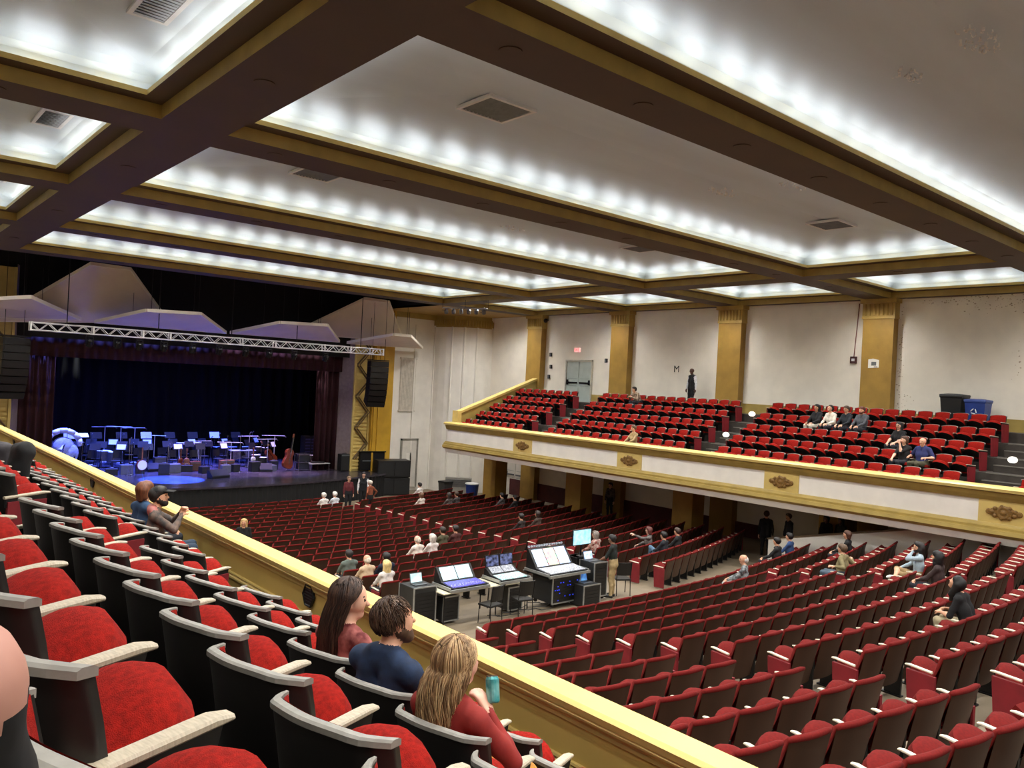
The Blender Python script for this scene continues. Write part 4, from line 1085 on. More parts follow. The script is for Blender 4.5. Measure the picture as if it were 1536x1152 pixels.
standz('person in a black and green shirt and khaki trousers standing at the mixing desks',917,896,-5.72,h=1.72,top='17241c',top2='101014',bottom='a58f66',skn='8a6048',hair='16110f',rz=math.radians(25),sleeve='short',handL=(-.16,.34,1.02),handR=(.20,.30,1.0),lean=.06,vox=.014)
p=at(367,766,x=9.85); person('blonde person in a black coat standing in the left aisle',(9.85,p.y,zf(p.y)),math.radians(150),'stand',s=.97,top='0f1012',bottom='0d0d10',hair='c2a26a',style='long')
standz('person in a maroon shirt standing before the stage',521,768,zf(33.6),h=1.72,top='5c2024',bottom='14151a',skn='d8a88c',hair='8a7058',style='short',rz=math.radians(170))
standz('person in a black waistcoat over a white shirt standing before the stage',543,764,zf(34.4),h=1.84,top='0e0f12',top2='0c0c10',sleevecol='d8d8d8',bottom='0d0d11',skn='caa088',hair='2a2420',style='short',rz=math.radians(150))
standz('person in an orange-brown shirt standing with hands on hips',553,776,zf(33.5),h=1.72,top='8a4a2c',top2='7a3f28',bottom='101115',skn='d2a184',hair='cfc6ba',style='short',rz=math.radians(20),handL=(-.28,-.02,.98),handR=(.28,-.02,.98))
stand('person in a dark floral shirt standing beside the under-balcony pilaster',916,733,-6.2,x=28.3,h=1.75,top='23211f',top2='5c5650',bottom='14141a',hair='1a1412',style='short',rz=math.radians(100))
stand('person in black seen from behind, standing at the under-balcony corridor',1151,752,-6.0,x=26.3,h=1.80,top='08080a',bottom='09090b',hair='2a1a14',style='short',rz=math.radians(-60))
stand('person in dark clothes leaning at the corridor opening beside the low wall',1184,772,-5.8,x=26.1,h=1.68,top='141318',bottom='101014',hair='3a281e',style='short',rz=math.radians(60))
stand('person in black behind the low white wall, left of a pair',1240,776,-5.6,x=26.2,h=1.62,top='0d0d10',bottom='0d0d10',hair='0c0a0a',skn='6a4a3a',style='bob',rz=math.radians(90))
stand('person in black behind the low white wall, right of a pair',1262,777,-5.6,x=26.4,h=1.60,top='101216',bottom='0d0d10',hair='0c0a0a',skn='7a5644',style='long',rz=math.radians(80))
# usher on a folding chair by the stage door
u=at(610,732,z=-6.53)
def chair_mb(t,col=BLK,seatz=.45):
    s=MB(); s.box((0,0,seatz),(.44,.42,.05)); s.build('seat',col,t,bevel=.015)
    b=MB(); b.grid(lambda a,c:((a-.5)*.42,-.20-.05*c-.03*math.sin(a*PI),seatz+.12+.36*c),6,3); o=b.build('backrest',col,t); m=o.modifiers.new('t','SOLIDIFY'); m.thickness=.03
    for x in (-.2,.2):
        MB().path([(x,.19,0),(x,.17,seatz)],.012,6).build('leg',BLKM,t); MB().path([(x,-.22,0),(x,-.18,seatz),(x,-.26,seatz+.5)],.012,6).build('leg',BLKM,t)
t=thing('chair','black chair under the seated usher beside the stage door','chair',(u.x,u.y,-6.53),math.radians(170)); chair_mb(t)
person('person in a black jacket seated by the stage side door',(u.x,u.y,-6.53),math.radians(170),'sit',top='0d0d10',bottom='141418',skn='8a6450',hair='14100e',style='short',handL=(-.05,.32,.70),handR=(.08,.34,.72))
print('SIT',TAKEN)
# ------------------------------------------------------------------ mixing desks in the middle of the floor
FZ=-5.72
def scr(name,a,emit,scale=9,second=None): return M(name,a,.3,.3,scale,emit=emit*.45,second=second)
SCR1=scr('screen_pale_cyan','9fd0d8',1.2,6,'cfe8ea'); SCR2=scr('fader_violet','5a55d8',.9,22,'2c2a66'); SCR3=scr('screen_dark','10121c',.5,12,'6d78a8'); SCRB=scr('screen_blue_white','8fb4e8',1.3,14,'e6eefc'); SCRR=scr('screen_red_green','e88f9a',1.1,10,'8fdca0'); SCRC=scr('monitor_cyan','79c4dc',1.4,7,'b8e4f2'); LED=scr('blue_leds','3048ff',2.5,60,'05060c'); FAD=scr('fader_silver','6f7480',.25,30,'c8ccd4'); TBL=M('table_top_cream','d3cdb0',.5,.05,4); CASE=M('flight_case_grey','1f2020',.5,.15,5)
def quadpanel(parent,name,mat,p0,ux,uy,w,h,t=.012):
    ux=Vector(ux).normalized(); uy=Vector(uy).normalized(); n=ux.cross(uy); p0=Vector(p0)
    p0=p0+n*.007; P=[p0,p0+ux*w,p0+ux*w+uy*h,p0+uy*h]; mb=MB(); mb.prism(P,-n*t); return mb.build(name,mat,parent)
def desk_table(x,y,w,d,label,rz=0.):
    t=thing('folding_table',label,'table',(x,y,FZ),rz)
    MB().bb(-w/2,w/2,-d/2,d/2,.72,.75).build('tabletop',TBL,t,bevel=.008)
    for a in (-1,1):
        for b in (-1,1): MB().tube((a*(w/2-.08),b*(d/2-.08),0),(a*(w/2-.1),b*(d/2-.1),.72),.016).build('leg',BLKM,t)
def console(x,y,z,w,d,label,scrs,fmat,rz=0.,tray=True,hood=.28):
    t=thing('mixing_console',label,'mixing desk',(x,y,z),rz)
    if tray:
        tr=MB(); tr.bb(-w/2-.06,w/2+.06,-d/2-.05,d/2+.05,0,.03); tr.bb(-w/2-.06,w/2+.06,-d/2-.06,-d/2-.03,0,.07); tr.bb(-w/2-.06,-w/2-.03,-d/2,d/2,0,.10); tr.bb(w/2+.03,w/2+.06,-d/2,d/2,0,.10); tr.build('case_tray',M('case_edge_aluminium','a8aaa8',.35,.1,9,metal=.7),t)
    b=MB(); b.prism([(-w/2,-d/2,.03),(-w/2,d/2,.03),(-w/2,d/2,.16+hood),(-w/2,d/2-.05,.17+hood),(-w/2,.08,.14),(-w/2,-d/2,.09)],(w,0,0)); b.build('body',BLK,t)
    sl=math.atan2(.05,d/2+.08); quadpanel(t,'fader_surface',fmat,(-w/2+.04,-d/2+.03,.098),(1,0,0),(0,math.cos(sl),math.sin(sl)),w-.08,d/2+.0)
    k=MB(); rg=random.Random(int(x*100))
    for i in range(26):
        fx=-w/2+.07+(w-.14)*i/25; k.box((fx,-d/2+.08+rg.uniform(0,.12),.122),(.012,.026,.016))
    k.build('fader_knob',M('knob_white','d8d8dc',.4,.1,9),t)
    n=len(scrs); sw=(w-.12)/n; a=math.atan2(hood+.03,d/2-.13)
    for i,m in enumerate(scrs):
        quadpanel(t,'screen',m,(-w/2+.06+i*sw+.015,.10,.165),(1,0,0),(0,math.cos(a),math.sin(a)),sw-.03,math.hypot(hood+.03,d/2-.13)*.86)
    return t
def rack(x,y,z,w,d,h,label,rz=0.,name='equipment_rack',leds=None,wheels=True):
    t=thing(name,label,'rack',(x,y,z),rz); z0=.1 if wheels else 0
    MB().bb(-w/2,w/2,-d/2,d/2,z0,h).build('case',CASE,t,bevel=.012)
    e=MB()
    for a in (-1,1):
        for b in (-1,1): e.bb(a*w/2-.015,a*w/2+.015,b*d/2-.015,b*d/2+.015,z0,h+.005)
    e.bb(-w/2-.01,w/2+.01,-d/2-.012,-d/2+.012,h-.02,h+.01); e.bb(-w/2-.01,w/2+.01,-d/2-.012,-d/2+.012,z0-.01,z0+.02); e.build('edge_trim',M('case_edge_aluminium','a8aaa8',.35,.1,9,metal=.7),t)
    u=MB(); n=int((h-z0-.1)/.09)
    for i in range(n): u.bb(-w/2+.03,w/2-.03,-d/2-.01,-d/2,z0+.05+i*.09,z0+.125+i*.09)
    u.build('rack_unit',BLK,t)
    if leds:
        l=MB(); rg=random.Random(5)
        for i in range(leds): xx=rg.uniform(-w/2+.06,w/2-.06); zz=z0+.08+rg.randrange(n)*.09; l.box((xx,-d/2-.014,zz),(.035,.006,.022))
        l.build('led',LED,t)
    if wheels:
        for a in (-1,1):
            for b in (-1,1): MB().lathe((a*(w/2-.07),b*(d/2-.08),.05),[(.05,-.02),(.05,.02)],12,0,(1,0,0)).build('castor',BLK,t)
    return t
def laptop(x,y,z,label,rz=0.,m=SCRB,w=.34):
    t=thing('laptop',label,'laptop',(x,y,z),rz)
    MB().bb(-w/2,w/2,-.11,.11,0,.018).build('base',GREYM,t); quadpanel(t,'lid',GREYM,(-w/2,.11,.018),(1,0,0),(0,.25,.97),w,.23)
    quadpanel(t,'screen',m,(-w/2+.015,.105,.03),(1,0,0),(0,.25,.97),w-.03,.20,.004); MB().bb(-w/2+.03,w/2-.03,-.03,.08,.0185,.022).build('keyboard',BLK,t)
rack(10.68,15.45,FZ,.62,.62,.88,'small equipment rack with a white-topped case, left of the mixing desks',wheels=False)
laptop(10.68,15.42,FZ+.885,'silver device on the small rack at the left of the mixing desks',m=SCR1)
desk_table(11.85,15.20,1.75,.78,'cream folding table under the left mixing desk')
console(11.75,15.20,FZ+.75,1.05,.75,'left mixing console with two pale cyan screens and violet faders',[SCR1,SCR1],SCR2)
desk_table(13.25,15.15,1.0,.74,'cream folding table under the middle mixing desk')
c=console(13.2,15.18,FZ+.75,.92,.70,'middle mixing console with two raised dark screens and cyan faders',[FAD,FAD],scr('fader_cyan','3fb0b4',.6,24,'e6f2f2'),hood=.10)
for i in (-1,1):
    quadpanel(c,'raised_screen',BLK,(i*.235-.22,.30,.28),(1,0,0),(0,.18,.98),.44,.30,.03); quadpanel(c,'display',SCR3,(i*.235-.20,.298,.30),(1,0,0),(0,.18,.98),.40,.26,.006)
rack(14.75,14.95,FZ,1.0,.78,.80,'grey wheeled flight case under the big mixing desk',leds=16)
console(14.78,14.98,FZ+.80,1.35,.95,'big mixing console with a row of meters over two bright screens',[SCRB,SCRR,SCRB],FAD,hood=.42)
mt=MB()
for i in range(14): mt.box((14.78-.6+i*.092,15.46,FZ+1.425),(.06,.03,.05))
o=mt.build('meter_bridge',scr('meter_white','c8d0dc',.5,40,'20242c')); tag(o,'row of small white meters along the top of the big mixing desk','meter')
rack(15.35,14.45,FZ,.62,.5,.55,'low black case with a laptop on it right of the big mixing desk',wheels=False,name='road_case')
laptop(15.35,14.45,FZ+.555,'open laptop with a blue screen on the low black case',m=scr('laptop_blue','1c3c9c',1.0,8,'5c9ad0'))
rack(15.95,14.75,FZ,.50,.55,1.02,'tall grey cabinet with laptop on top beside the standing person')
laptop(15.85,14.75,FZ+1.025,'open laptop with a pale violet screen on the tall grey cabinet')
t=thing('computer_monitor','wide monitor with a cyan screen behind the tall grey cabinet','monitor',(15.95,15.25,FZ+1.05))
MB().bb(-.36,.36,-.02,.02,.30,.74).build('housing',BLK,t); MB().bb(-.34,.34,-.026,-.02,.32,.72).build('screen',SCRC,t); s=MB(); s.tube((0,0,0),(0,0,.32),.025); s.lathe((0,0,0),[(.13,0),(.12,.015)],16); s.build('stand',BLKM,t)
t=thing('monitor_plinth','black case carrying the cyan monitor behind the grey cabinet','case',(15.95,15.3,FZ)); MB().bb(-.3,.3,-.2,.2,0,1.05).build('body',CASE,t,bevel=.01); MB().bb(-.31,.31,-.21,.21,.98,1.05).build('lid',BLK,t)
for x,y,rz,lab in ((12.1,14.45,.15,'black stacking chair at the left mixing desk'),(16.95,14.6,-.5,'black stacking chair behind the standing person'),(13.1,14.45,-.2,'black stacking chair under the middle mixing desk')):
    t=thing('stacking_chair',lab,'chair',(x,y,FZ),rz); chair_mb(t)
for x,y,lab in ((11.4,15.3,'black case under the left mixing desk'),(13.35,15.2,'black equipment case under the middle mixing desk')): 
    rack(x,y,FZ,.45,.45,.58,lab,name='road_case',wheels=False)
cb=MB(); rg=random.Random(3)
for q in range(5):
    pts=[(12.4+q*.5,14.9,FZ+.02)]
    for i in range(7): pts.append((pts[-1][0]+rg.uniform(-.1,.35),pts[-1][1]+rg.uniform(-.18,.12),FZ+.02))
    cb.path(pts,.012,5)
tag(cb.build('floor_cables',BLK),'black cables lying on the floor around the mixing desks','cable',kind='stuff')
# ------------------------------------------------------------------ stage instruments
PAPER=M('paper','d6dbe6',.6,.05,4); WOODR=M('varnish_red_wood','6a2c14',.3,.25,4,stretch=(1,1,.3)); WOODT=M('wood_brown','7a4a2a',.4,.25,5); DRUMW=M('drum_head_white','d8d8d8',.5,.05,4); AMPC=M('amp_black','141414',.6,.2,9); GRL=M('amp_grille','5a3f2c',.8,.3,60)
def music_stand(x,y,rz,label,page=True):
    t=thing('music_stand',label,'music stand',(x,y,ZS),rz,'orchestra music stands')
    b=MB(); b.tube((0,0,.02),(0,0,1.12),.014,n=6)
    for k in range(3): a=k*2*PI/3; b.tube((0,0,.12),(.24*math.cos(a),.24*math.sin(a),.01),.01,n=5)
    b.build('stand_pole',BLKM,t)
    quadpanel(t,'desk',BLK,(-.25,-.02,1.08),(1,0,0),(0,.45,.9),.5,.34,.012)
    if page: quadpanel(t,'sheet_music',PAPER,(-.2,-.035,1.11),(1,0,0),(0,.45,.9),.4,.27,.004)
def orch_chair(x,y,rz,label):
    t=thing('orchestra_player_chair',label,'chair',(x,y,ZS),rz,'black player chairs on the stage'); chair_mb(t,BLK,.47)
n=0; rg=random.Random(11)
for row,(ry,cnt) in enumerate(((41.6,9),(43.0,11),(44.4,12))):
    for i in range(cnt):
        x=7.6+(19.4-7.6)*(i+.5)/cnt+rg.uniform(-.2,.2); y=ry+.035*(x-CX)**2*.6+rg.uniform(-.15,.15); rz=math.atan2(x-CX,7.0)
        orch_chair(x,y+.75,rz+PI,'black player chair, %s stage row, %s from left'%(ORD[row],ORD[i]))
        music_stand(x,y,rz+PI+PI,'black music stand with pages, %s stage row, %s from left'%(ORD[row],ORD[i]),page=(i*2+row)%4==0)
def mic(px,py,h,lab,boom=True,rz=0.):
    p=at(px,py,z=ZS); t=thing('microphone_stand',lab,'microphone stand',(p.x,p.y,ZS),rz)
    b=MB(); b.tube((0,0,0),(0,0,h),.017,n=6); b.lathe((0,0,0),[(.15,0),(.14,.03),(.03,.05)],14); b.build('pole',WHITE if boom else CHROME,t)
    if boom: MB().tube((-.7,0,h),(.55,0,h-.02),.014,n=6).build('boom',WHITE,t)
    m=MB(); e=(.55,0,h-.05) if boom else (0,0,h); m.tube(e,(e[0]+.06,e[1]-.05,e[2]-.05),.022,.03,n=8); m.build('microphone',BLK,t)
for i,(px,py,h) in enumerate(((155,693,1.9),(179,694,1.95),(200,694,1.9),(230,698,1.6),(300,704,1.5),(345,706,1.5),(400,702,1.6),(410,700,1.75),(372,700,1.7))): mic(px,py,h,'tall microphone boom stand on the stage, %s from left'%ORD[i],True,(-.2 if i%2 else .2))
def amp(px,py,w,h,d,lab,g,body=AMPC,name='guitar_amplifier'):
    p=at(px,py,z=ZS); t=thing(name,lab,'amplifier',(p.x,p.y+d/2,ZS),.05)
    MB().bb(-w/2,w/2,-d/2,d/2,.02,h).build('cabinet',body,t,bevel=.02); MB().bb(-w/2+.03,w/2-.03,-d/2-.012,-d/2,.06,h-.12).build('grille',g,t)
    c=MB(); c.bb(-w/2+.03,w/2-.03,-d/2-.01,-d/2,h-.10,h-.03); c.build('control_panel',GREYM,t); MB().path([(-.12,0,h),(-.1,0,h+.04),(.1,0,h+.04),(.12,0,h)],.012).build('handle',BLK,t)
amp(341,707,.75,.58,.3,'wide brown grille amplifier near the stage centre',GRL,WOODT); amp(293,707,.55,.5,.28,'red-brown small amplifier left of the stage centre',GRL,WOODR); amp(240,704,.6,.62,.3,'grey amplifier behind the blue light pool',M('amp_grille_grey','4c4f5a',.8,.2,60)); amp(518,707,.62,.95,.4,'tall black amplifier cabinet beside the right curtain',M('amp_grille_black','181818',.8,.2,60)); amp(215,700,.5,.5,.3,'black amplifier behind the banjo',M('amp_grille_black','181818',.8,.2,60))
def wedge(px,py,lab,w=.65):
    p=at(px,py,z=ZS); t=thing('monitor_wedge',lab,'speaker',(p.x,p.y,ZS),PI+random.uniform(-.3,.3))
    MB().prism([(-w/2,-.2,0),(-w/2,.25,0),(-w/2,.25,.12),(-w/2,-.05,.42),(-w/2,-.2,.40)],(w,0,0)).build('cabinet',BLK,t,bevel=.01); quadpanel(t,'grille',M('amp_grille_black','181818',.8,.2,60),(w/2-.03,.245,.14),(-1,0,0),(0,-.71,.71),w-.06,.38,.01)
wedge(327,717,'black monitor wedge at the front of the stage by the light pool',1.0); wedge(228,707,'black monitor wedge at the left of the light pool'); wedge(398,707,'black monitor wedge near the drums at the front')
def guitar(px,py,lab,body,neck=.55,s=1.):
    p=at(px,py,z=ZS); t=thing('guitar',lab,'guitar',(p.x,p.y,ZS),random.uniform(-.4,.4)); R=Matrix.Rotation(math.radians(12),3,'X')
    b=MB(); b.ell(Vector((0,0,.30)),(.20*s,.05,.20*s),14,8,0); b.ell(Vector((0,0,.54*s)),(.15*s,.05,.15*s),14,8,0); b.build('body',body,t,smooth=True); n=MB(); n.bb(-.025,.025,-.02,.02,.5,.5+neck); n.bb(-.04,.04,-.02,.02,.5+neck,.62+neck); n.build('neck',WOODT,t)
    st=MB(); st.tube((0,.05,.4),(-.2,.15,0),.01,n=5); st.tube((0,.05,.4),(.2,.15,0),.01,n=5); st.tube((-.1,0,.08),(.1,0,.08),.012,n=5); st.tube((0,.05,.1),(0,.05,.6),.012,n=5); st.build('guitar_stand',BLKM,t)
guitar(270,707,'dark guitar on a stand left of the stage centre',WOODR); guitar(279,707,'pale guitar on a stand next to the dark one',WOODT); guitar(379,704,'white guitar on a stand right of the stage centre',DRUMW); guitar(523,706,'guitar leaning behind the tall amplifier at the right',WOODR)
p=at(206,715,z=ZS); t=thing('banjo','banjo with a bright white head on a stand at the stage front','banjo',(p.x,p.y-.6,ZS),.2)
MB().lathe((0,0,.62),[(.25,-.05),(.25,.05)],20,0,(0,1,0)).build('rim',WOODR,t); MB().lathe((0,-.055,.62),[(.225,0),(.225,.005)],20,0,(0,-1,0)).build('drum_head',DRUMW,t); n=MB(); n.bb(-.025,.025,-.03,.01,.85,1.45); n.build('neck',WOODT,t); s=MB(); s.tube((0,.05,.6),(-.2,.2,0),.012,n=5); s.tube((0,.05,.6),(.2,.2,0),.012,n=5); s.tube((0,0,.4),(0,-.2,0),.012,n=5); s.build('stand',BLKM,t)
# keyboards on stands
def keyboard(px,py,w,lab,h=1.15,z=ZS):
    p=at(px,py,z=ZS); t=thing('keyboard_stand',lab,'keyboard',(p.x,p.y,ZS),.05)
    MB().bb(-w/2,w/2,-.18,.18,h,h+.09).build('keyboard',WHITE,t); k=MB(); k.bb(-w/2+.05,w/2-.05,-.17,-.02,h+.09,h+.1); k.build('keys',DRUMW,t)
    for a in (-1,1): l=MB(); l.tube((a*(w/2-.1),-.15,0),(a*(w/2-.1),.0,h),.022,n=6); l.tube((a*(w/2-.1),.2,0),(a*(w/2-.1),.0,h),.022,n=6); l.build('leg',WHITE,t)
keyboard(282,698,1.25,'white keyboard on a tall stand left of the stage centre')
# mallet instruments
def mallet(px,py,w,lab,tubes=True):
    p=at(px,py,z=ZS); t=thing('marimba',lab,'marimba',(p.x,p.y,ZS),.03); b=MB(); n=26
    for i in range(n): l=.32-.16*i/n; b.bb(-w/2+w*i/n+.004,-w/2+w*(i+1)/n-.004,-l,l,.86,.885)
    b.build('bars',M('mallet_bars','a9b4d8',.3,.1,8),t); r=MB()
    for i in range(n): r.tube((-w/2+w*(i+.5)/n,-.05,.84),(-w/2+w*(i+.5)/n,-.05,.30+.3*i/n),.03,n=8)
    r.build('resonators',M('resonator_metal','b4b8d0',.25,.1,8,metal=.9),t); f=MB()
    for a in (-1,1): f.bb(a*w/2-.03,a*w/2+.03,-.3,.3,.78,.86); f.tube((a*w/2,-.28,0),(a*w/2,-.28,.8),.025,n=6); f.tube((a*w/2,.28,0),(a*w/2,.28,.8),.025,n=6)
    f.build('frame',BLKM,t)
mallet(352,693,2.4,'long marimba with bright bars at the back of the stage'); mallet(363,699,1.4,'vibraphone with pale resonator tubes near the stage centre')
# drums
def drum(px,py,r,h,z0,lab,body=WOODR,name='drum'):
    p=at(px,py,z=ZS); t=thing(name,lab,'drum',(p.x,p.y,ZS)); MB().lathe((0,0,z0),[(r*.96,0),(r,.03),(r,h-.03),(r*.98,h)],18).build('shell',body,t); MB().lathe((0,0,z0+h),[(r*.95,0),(r*.95,.006)],18).build('drum_head',DRUMW,t); l=MB()
    for k in range(3): a=k*2*PI/3; l.tube((r*math.cos(a),r*math.sin(a),z0+h*.5),(r*1.15*math.cos(a),r*1.15*math.sin(a),0),.014,n=5)
    l.build('legs',CHROME,t)
for i,(px,py,r,h,z0) in enumerate(((383,703,.24,.3,.45),(392,703,.27,.42,.2),(386,697,.20,.26,.75),(396,697,.18,.22,.75),(155,701,.35,.5,.35),(172,703,.35,.5,.35),(468,703,.2,.25,.5))): drum(px,py,r,h,z0,('floor tom of the small drum set','bass tom of the small drum set','left high tom of the small drum set','right high tom of the small drum set','left kettle drum behind the balcony rail','right kettle drum behind the balcony rail','snare drum by the metal rack')[i],GREYM if i in(4,5) else AMPC)
for i,(px,py,h) in enumerate(((378,700,1.25),(401,700,1.2),(340,690,1.4))):
    p=at(px,py,z=ZS); t=thing('cymbal_stand','cymbal on a stand, %s from left on the stage'%ORD[i],'cymbal',(p.x,p.y,ZS)); MB().lathe((0,0,h),[(.22,0),(.06,.02),(.05,.04),(.01,.045)],20).build('cymbal',M('brass','b08a3a',.25,.1,9,metal=1),t); s=MB(); s.tube((0,0,.05),(0,0,h),.012,n=6); [s.tube((0,0,.3),(.25*math.cos(a),.25*math.sin(a),0),.01,n=5) for a in (0,2.1,4.2)]; s.build('stand',CHROME,t)
# double bass leaning right, cello lying behind it
def bass(loc,rz,tilt,s,lab,name,cat):
    t=thing(name,lab,cat,loc,rz); t.rotation_euler=(math.radians(-8),tilt,rz); b=MB(); pr=[(0,.12),(.06,.26),(.22,.33),(.42,.30),(.58,.22),(.70,.21),(.84,.26),(.98,.24),(1.08,.12),(1.10,.05)]
    n=len(pr); L=[(-w*s,.0,z*s) for z,w in pr]; Rr=[(w*s,.0,z*s) for z,w in pr[::-1]]; P=[Vector(q) for q in L+Rr]
    b.prism([p+V3(0,-.09*s,0) for p in P],(0,.18*s,0)); b.build('body',WOODR,t,bevel=.02*s)
    k=MB(); k.bb(-.035*s,.035*s,-.12*s,-.06*s,.9*s,1.72*s); k.build('neck',BLK,t); h=MB(); h.bb(-.04*s,.04*s,-.11*s,-.05*s,1.72*s,1.86*s); h.lathe((0,-.08*s,1.88*s),[(.05*s,-.03*s),(.05*s,.03*s)],12,0,(1,0,0)); h.build('scroll',WOODT,t)
    g=MB(); g.bb(-.06*s,.06*s,-.15*s,-.09*s,.46*s,.48*s); [g.tube((x*s,-.14*s,.2*s),(x*.4*s,-.13*s,1.7*s),.004,n=4) for x in (-.03,-.01,.01,.03)]; g.tube((0,0,-.12*s),(0,0,.02),.01,n=5); g.build('strings',CHROME,t)
p=at(432,706,z=ZS); bass((p.x-.1,p.y,ZS+.12),.25,math.radians(17),1.0,'double bass leaning to the right at the right of the stage','double_bass','double bass')
p=at(412,700,z=ZS); bass((p.x,p.y,ZS+.25),.3,math.radians(-38),.8,'cello lying on its side left of the double bass','cello','cello')
# racks and cases right
p=at(456,706,z=ZS); t=thing('metal_frame_rack','silver tube frame rack on the right of the stage','rack',(p.x,p.y+.2,ZS)); f=MB()
for a in (-.35,.35):
    for b in (-.25,.25): f.tube((a,b,0),(a,b,.9),.022,n=6)
for z in (.05,.45,.9):
    for b in (-.25,.25): f.tube((-.35,b,z),(.35,b,z),.018,n=6)
    for a in (-.35,.35): f.tube((a,-.25,z),(a,.25,z),.018,n=6)
f.build('frame',CHROME,t); MB().bb(-.3,.3,-.2,.2,.08,.4).build('case',AMPC,t); MB().bb(-.3,.3,-.2,.2,.5,.85).build('case',AMPC,t)
p=at(480,706,z=ZS); t=thing('low_table','low table with pale equipment at the right of the stage','table',(p.x,p.y+.3,ZS)); MB().bb(-.6,.6,-.3,.3,.36,.4).build('top',M('table_pale','b8b4b0',.5),t); [MB().tube((a*.55,b*.25,0),(a*.55,b*.25,.36),.02,n=6).build('leg',CHROME,t) for a in (-1,1) for b in (-1,1)]; MB().bb(-.4,.3,-.2,.15,.4,.48).build('equipment',AMPC,t)
for i,px in enumerate((459,468,476)):
    p=at(px,694,z=ZS); t=thing('tall_equipment_rack','tall black equipment rack at the back right of the stage, %s from left'%ORD[i],'rack',(p.x,p.y,ZS)); MB().bb(-.28,.28,-.3,.3,0,1.6).build('case',AMPC,t); l=MB(); [l.bb(-.25,.25,-.31,-.3,.1+j*.18,.2+j*.18) for j in range(8)]; l.build('panel',M('rack_violet','3c3a66',.4,.3,30),t)
# white draped instrument at the left, lit stand
p=at(95,655,y=42.5); t=thing('draped_harp','white cloth draped over a rounded instrument at the left of the stage','cloth',(p.x,42.5,ZS)); mb=MB()
for a0,a1 in ((0,.45),(.45,.9),(.9,1.35),(1.35,1.8),(1.8,2.25),(2.25,2.7),(2.7,3.14)):
    mb.tube((.75*math.cos(a0),0,1.25+.75*math.sin(a0)),(.75*math.cos(a1),0,1.25+.75*math.sin(a1)),.13,.13,8)
mb.build('cloth_arch',DRUMW,t,smooth=True); mb=MB(); mb.ell((0,0,1.2),(.5,.3,.5),12,8); mb.ell((.3,0,.9),(.4,.3,.5),12,8); mb.build('cloth_fold',M('cloth_pale_blue','aab8e0',.8,.3,6),t,smooth=True); mb=MB(); mb.bb(-.5,.5,-.25,.25,0,.9); mb.build('base',BLK,t)
p=at(121,654,y=43); t=thing('lit_music_desk','brightly lit white page on a conductor stand at the left','music stand',(p.x,43,ZS)); MB().tube((0,0,0),(0,0,p.z-ZS-.05),.03,n=6).build('pole',BLKM,t); quadpanel(t,'page',PAPER,(-.35,-.1,p.z-ZS-.05),(1,0,0),(0,.8,.45),.7,.35,.02)
# blocks right of the stage: black piano-like case and subwoofer stack
t=thing('stage_speaker_stack','tall black speaker stack on the floor right of the stage','speaker',(24.0,37.9,-6.54),-.25)
for i in range(2):
    MB().bb(-.95,.95,-.5,.5,.02+i*.98,.97+i*.98).build('cabinet',BLK,t,bevel=.02)
g=MB(); [g.bb(-.9+j*.93,-.02+j*.93,-.52,-.5,.08+i*.98,.9+i*.98) for i in range(2) for j in range(2)]; g.build('grille',M('amp_grille_black','181818',.8,.2,60),t)
p=at(556,706,z=ZS); t=thing('upright_piano_case','black case on the stage corner beside the gold panel','case',(p.x,p.y+.2,ZS),-.1); MB().bb(-.75,.75,-.4,.4,.05,1.05).build('body',BLK,t,bevel=.02); MB().bb(-.8,.8,-.45,.45,1.05,1.12).build('lid',BLKM,t); MB().bb(-.6,.6,-.42,-.4,.55,.62).build('trim_strip',GREYM,t)
# ------------------------------------------------------------------ bins, doors, wall fittings
def bin_(x,y,z,r,h,col,lid,lab,sq=False,rot=0.):
    t=thing('waste_bin',lab,'bin',(x,y,z),rot); n=4 if sq else 18
    MB().lathe((0,0,0),[(r*.78,0),(r,h*.9),(r*1.06,h*.92),(r*1.06,h*.96)],n).build('tub',col,t); MB().lathe((0,0,h*.96),[(r*1.1,0),(r*1.05,.05),(r*.5,.08)],n).build('lid',lid,t); return t
BLUEP=M('blue_plastic','1c3a86',.45,.1,6)
p=at(1432,600,x=28.9); bin_(28.9,p.y,-.75,.48,1.15,M('bin_dark','101214',.5),M('bin_dark','101214',.5),'black rubbish bin at the top of the far balcony',True,PI/4)
p2=at(1465,606,x=28.9); tb=bin_(28.9,p2.y-.05,-.75,.44,1.0,BLUEP,BLUEP,'blue recycling bin beside the black bin on the far balcony',True,PI/4)
R_=MB(); [R_.tube((-.35,.09*math.cos(a),.62+.09*math.sin(a)),(-.35,.09*math.cos(a+1.5),.62+.09*math.sin(a+1.5)),.018,n=5) for a in (0,2.1,4.2)]; o=R_.build('recycling_mark',DRUMW,tb); o.rotation_euler=(0,0,-PI/4); o.location=(.03,0,0)
q=at(668,730,y=35.2); bin_(q.x,35.2,zf(35.2),.40,1.0,M('bin_grey','3a3b3c',.5),M('bin_dark','101214',.5),'grey rubbish bin by the curved wall near the stage',True,PI/4)
q=at(708,734,y=34.0); bin_(q.x,34.0,zf(34),.36,1.0,BLUEP,DRUMW,'blue bin with a white lid by the curved wall')
q=at(688,716,y=36.3); t=thing('wall_radiator','grey radiator cabinet against the curved wall between two bins','radiator',(q.x,36.3,zf(36)),-.7); MB().bb(-.75,.75,-.15,.15,0,1.0).build('cabinet',M('radiator_grey','8f8c84',.6),t); g=MB(); [g.bb(-.7,.7,-.17,-.15,.5+j*.06,.53+j*.06) for j in range(7)]; g.build('grille',GREYM,t)
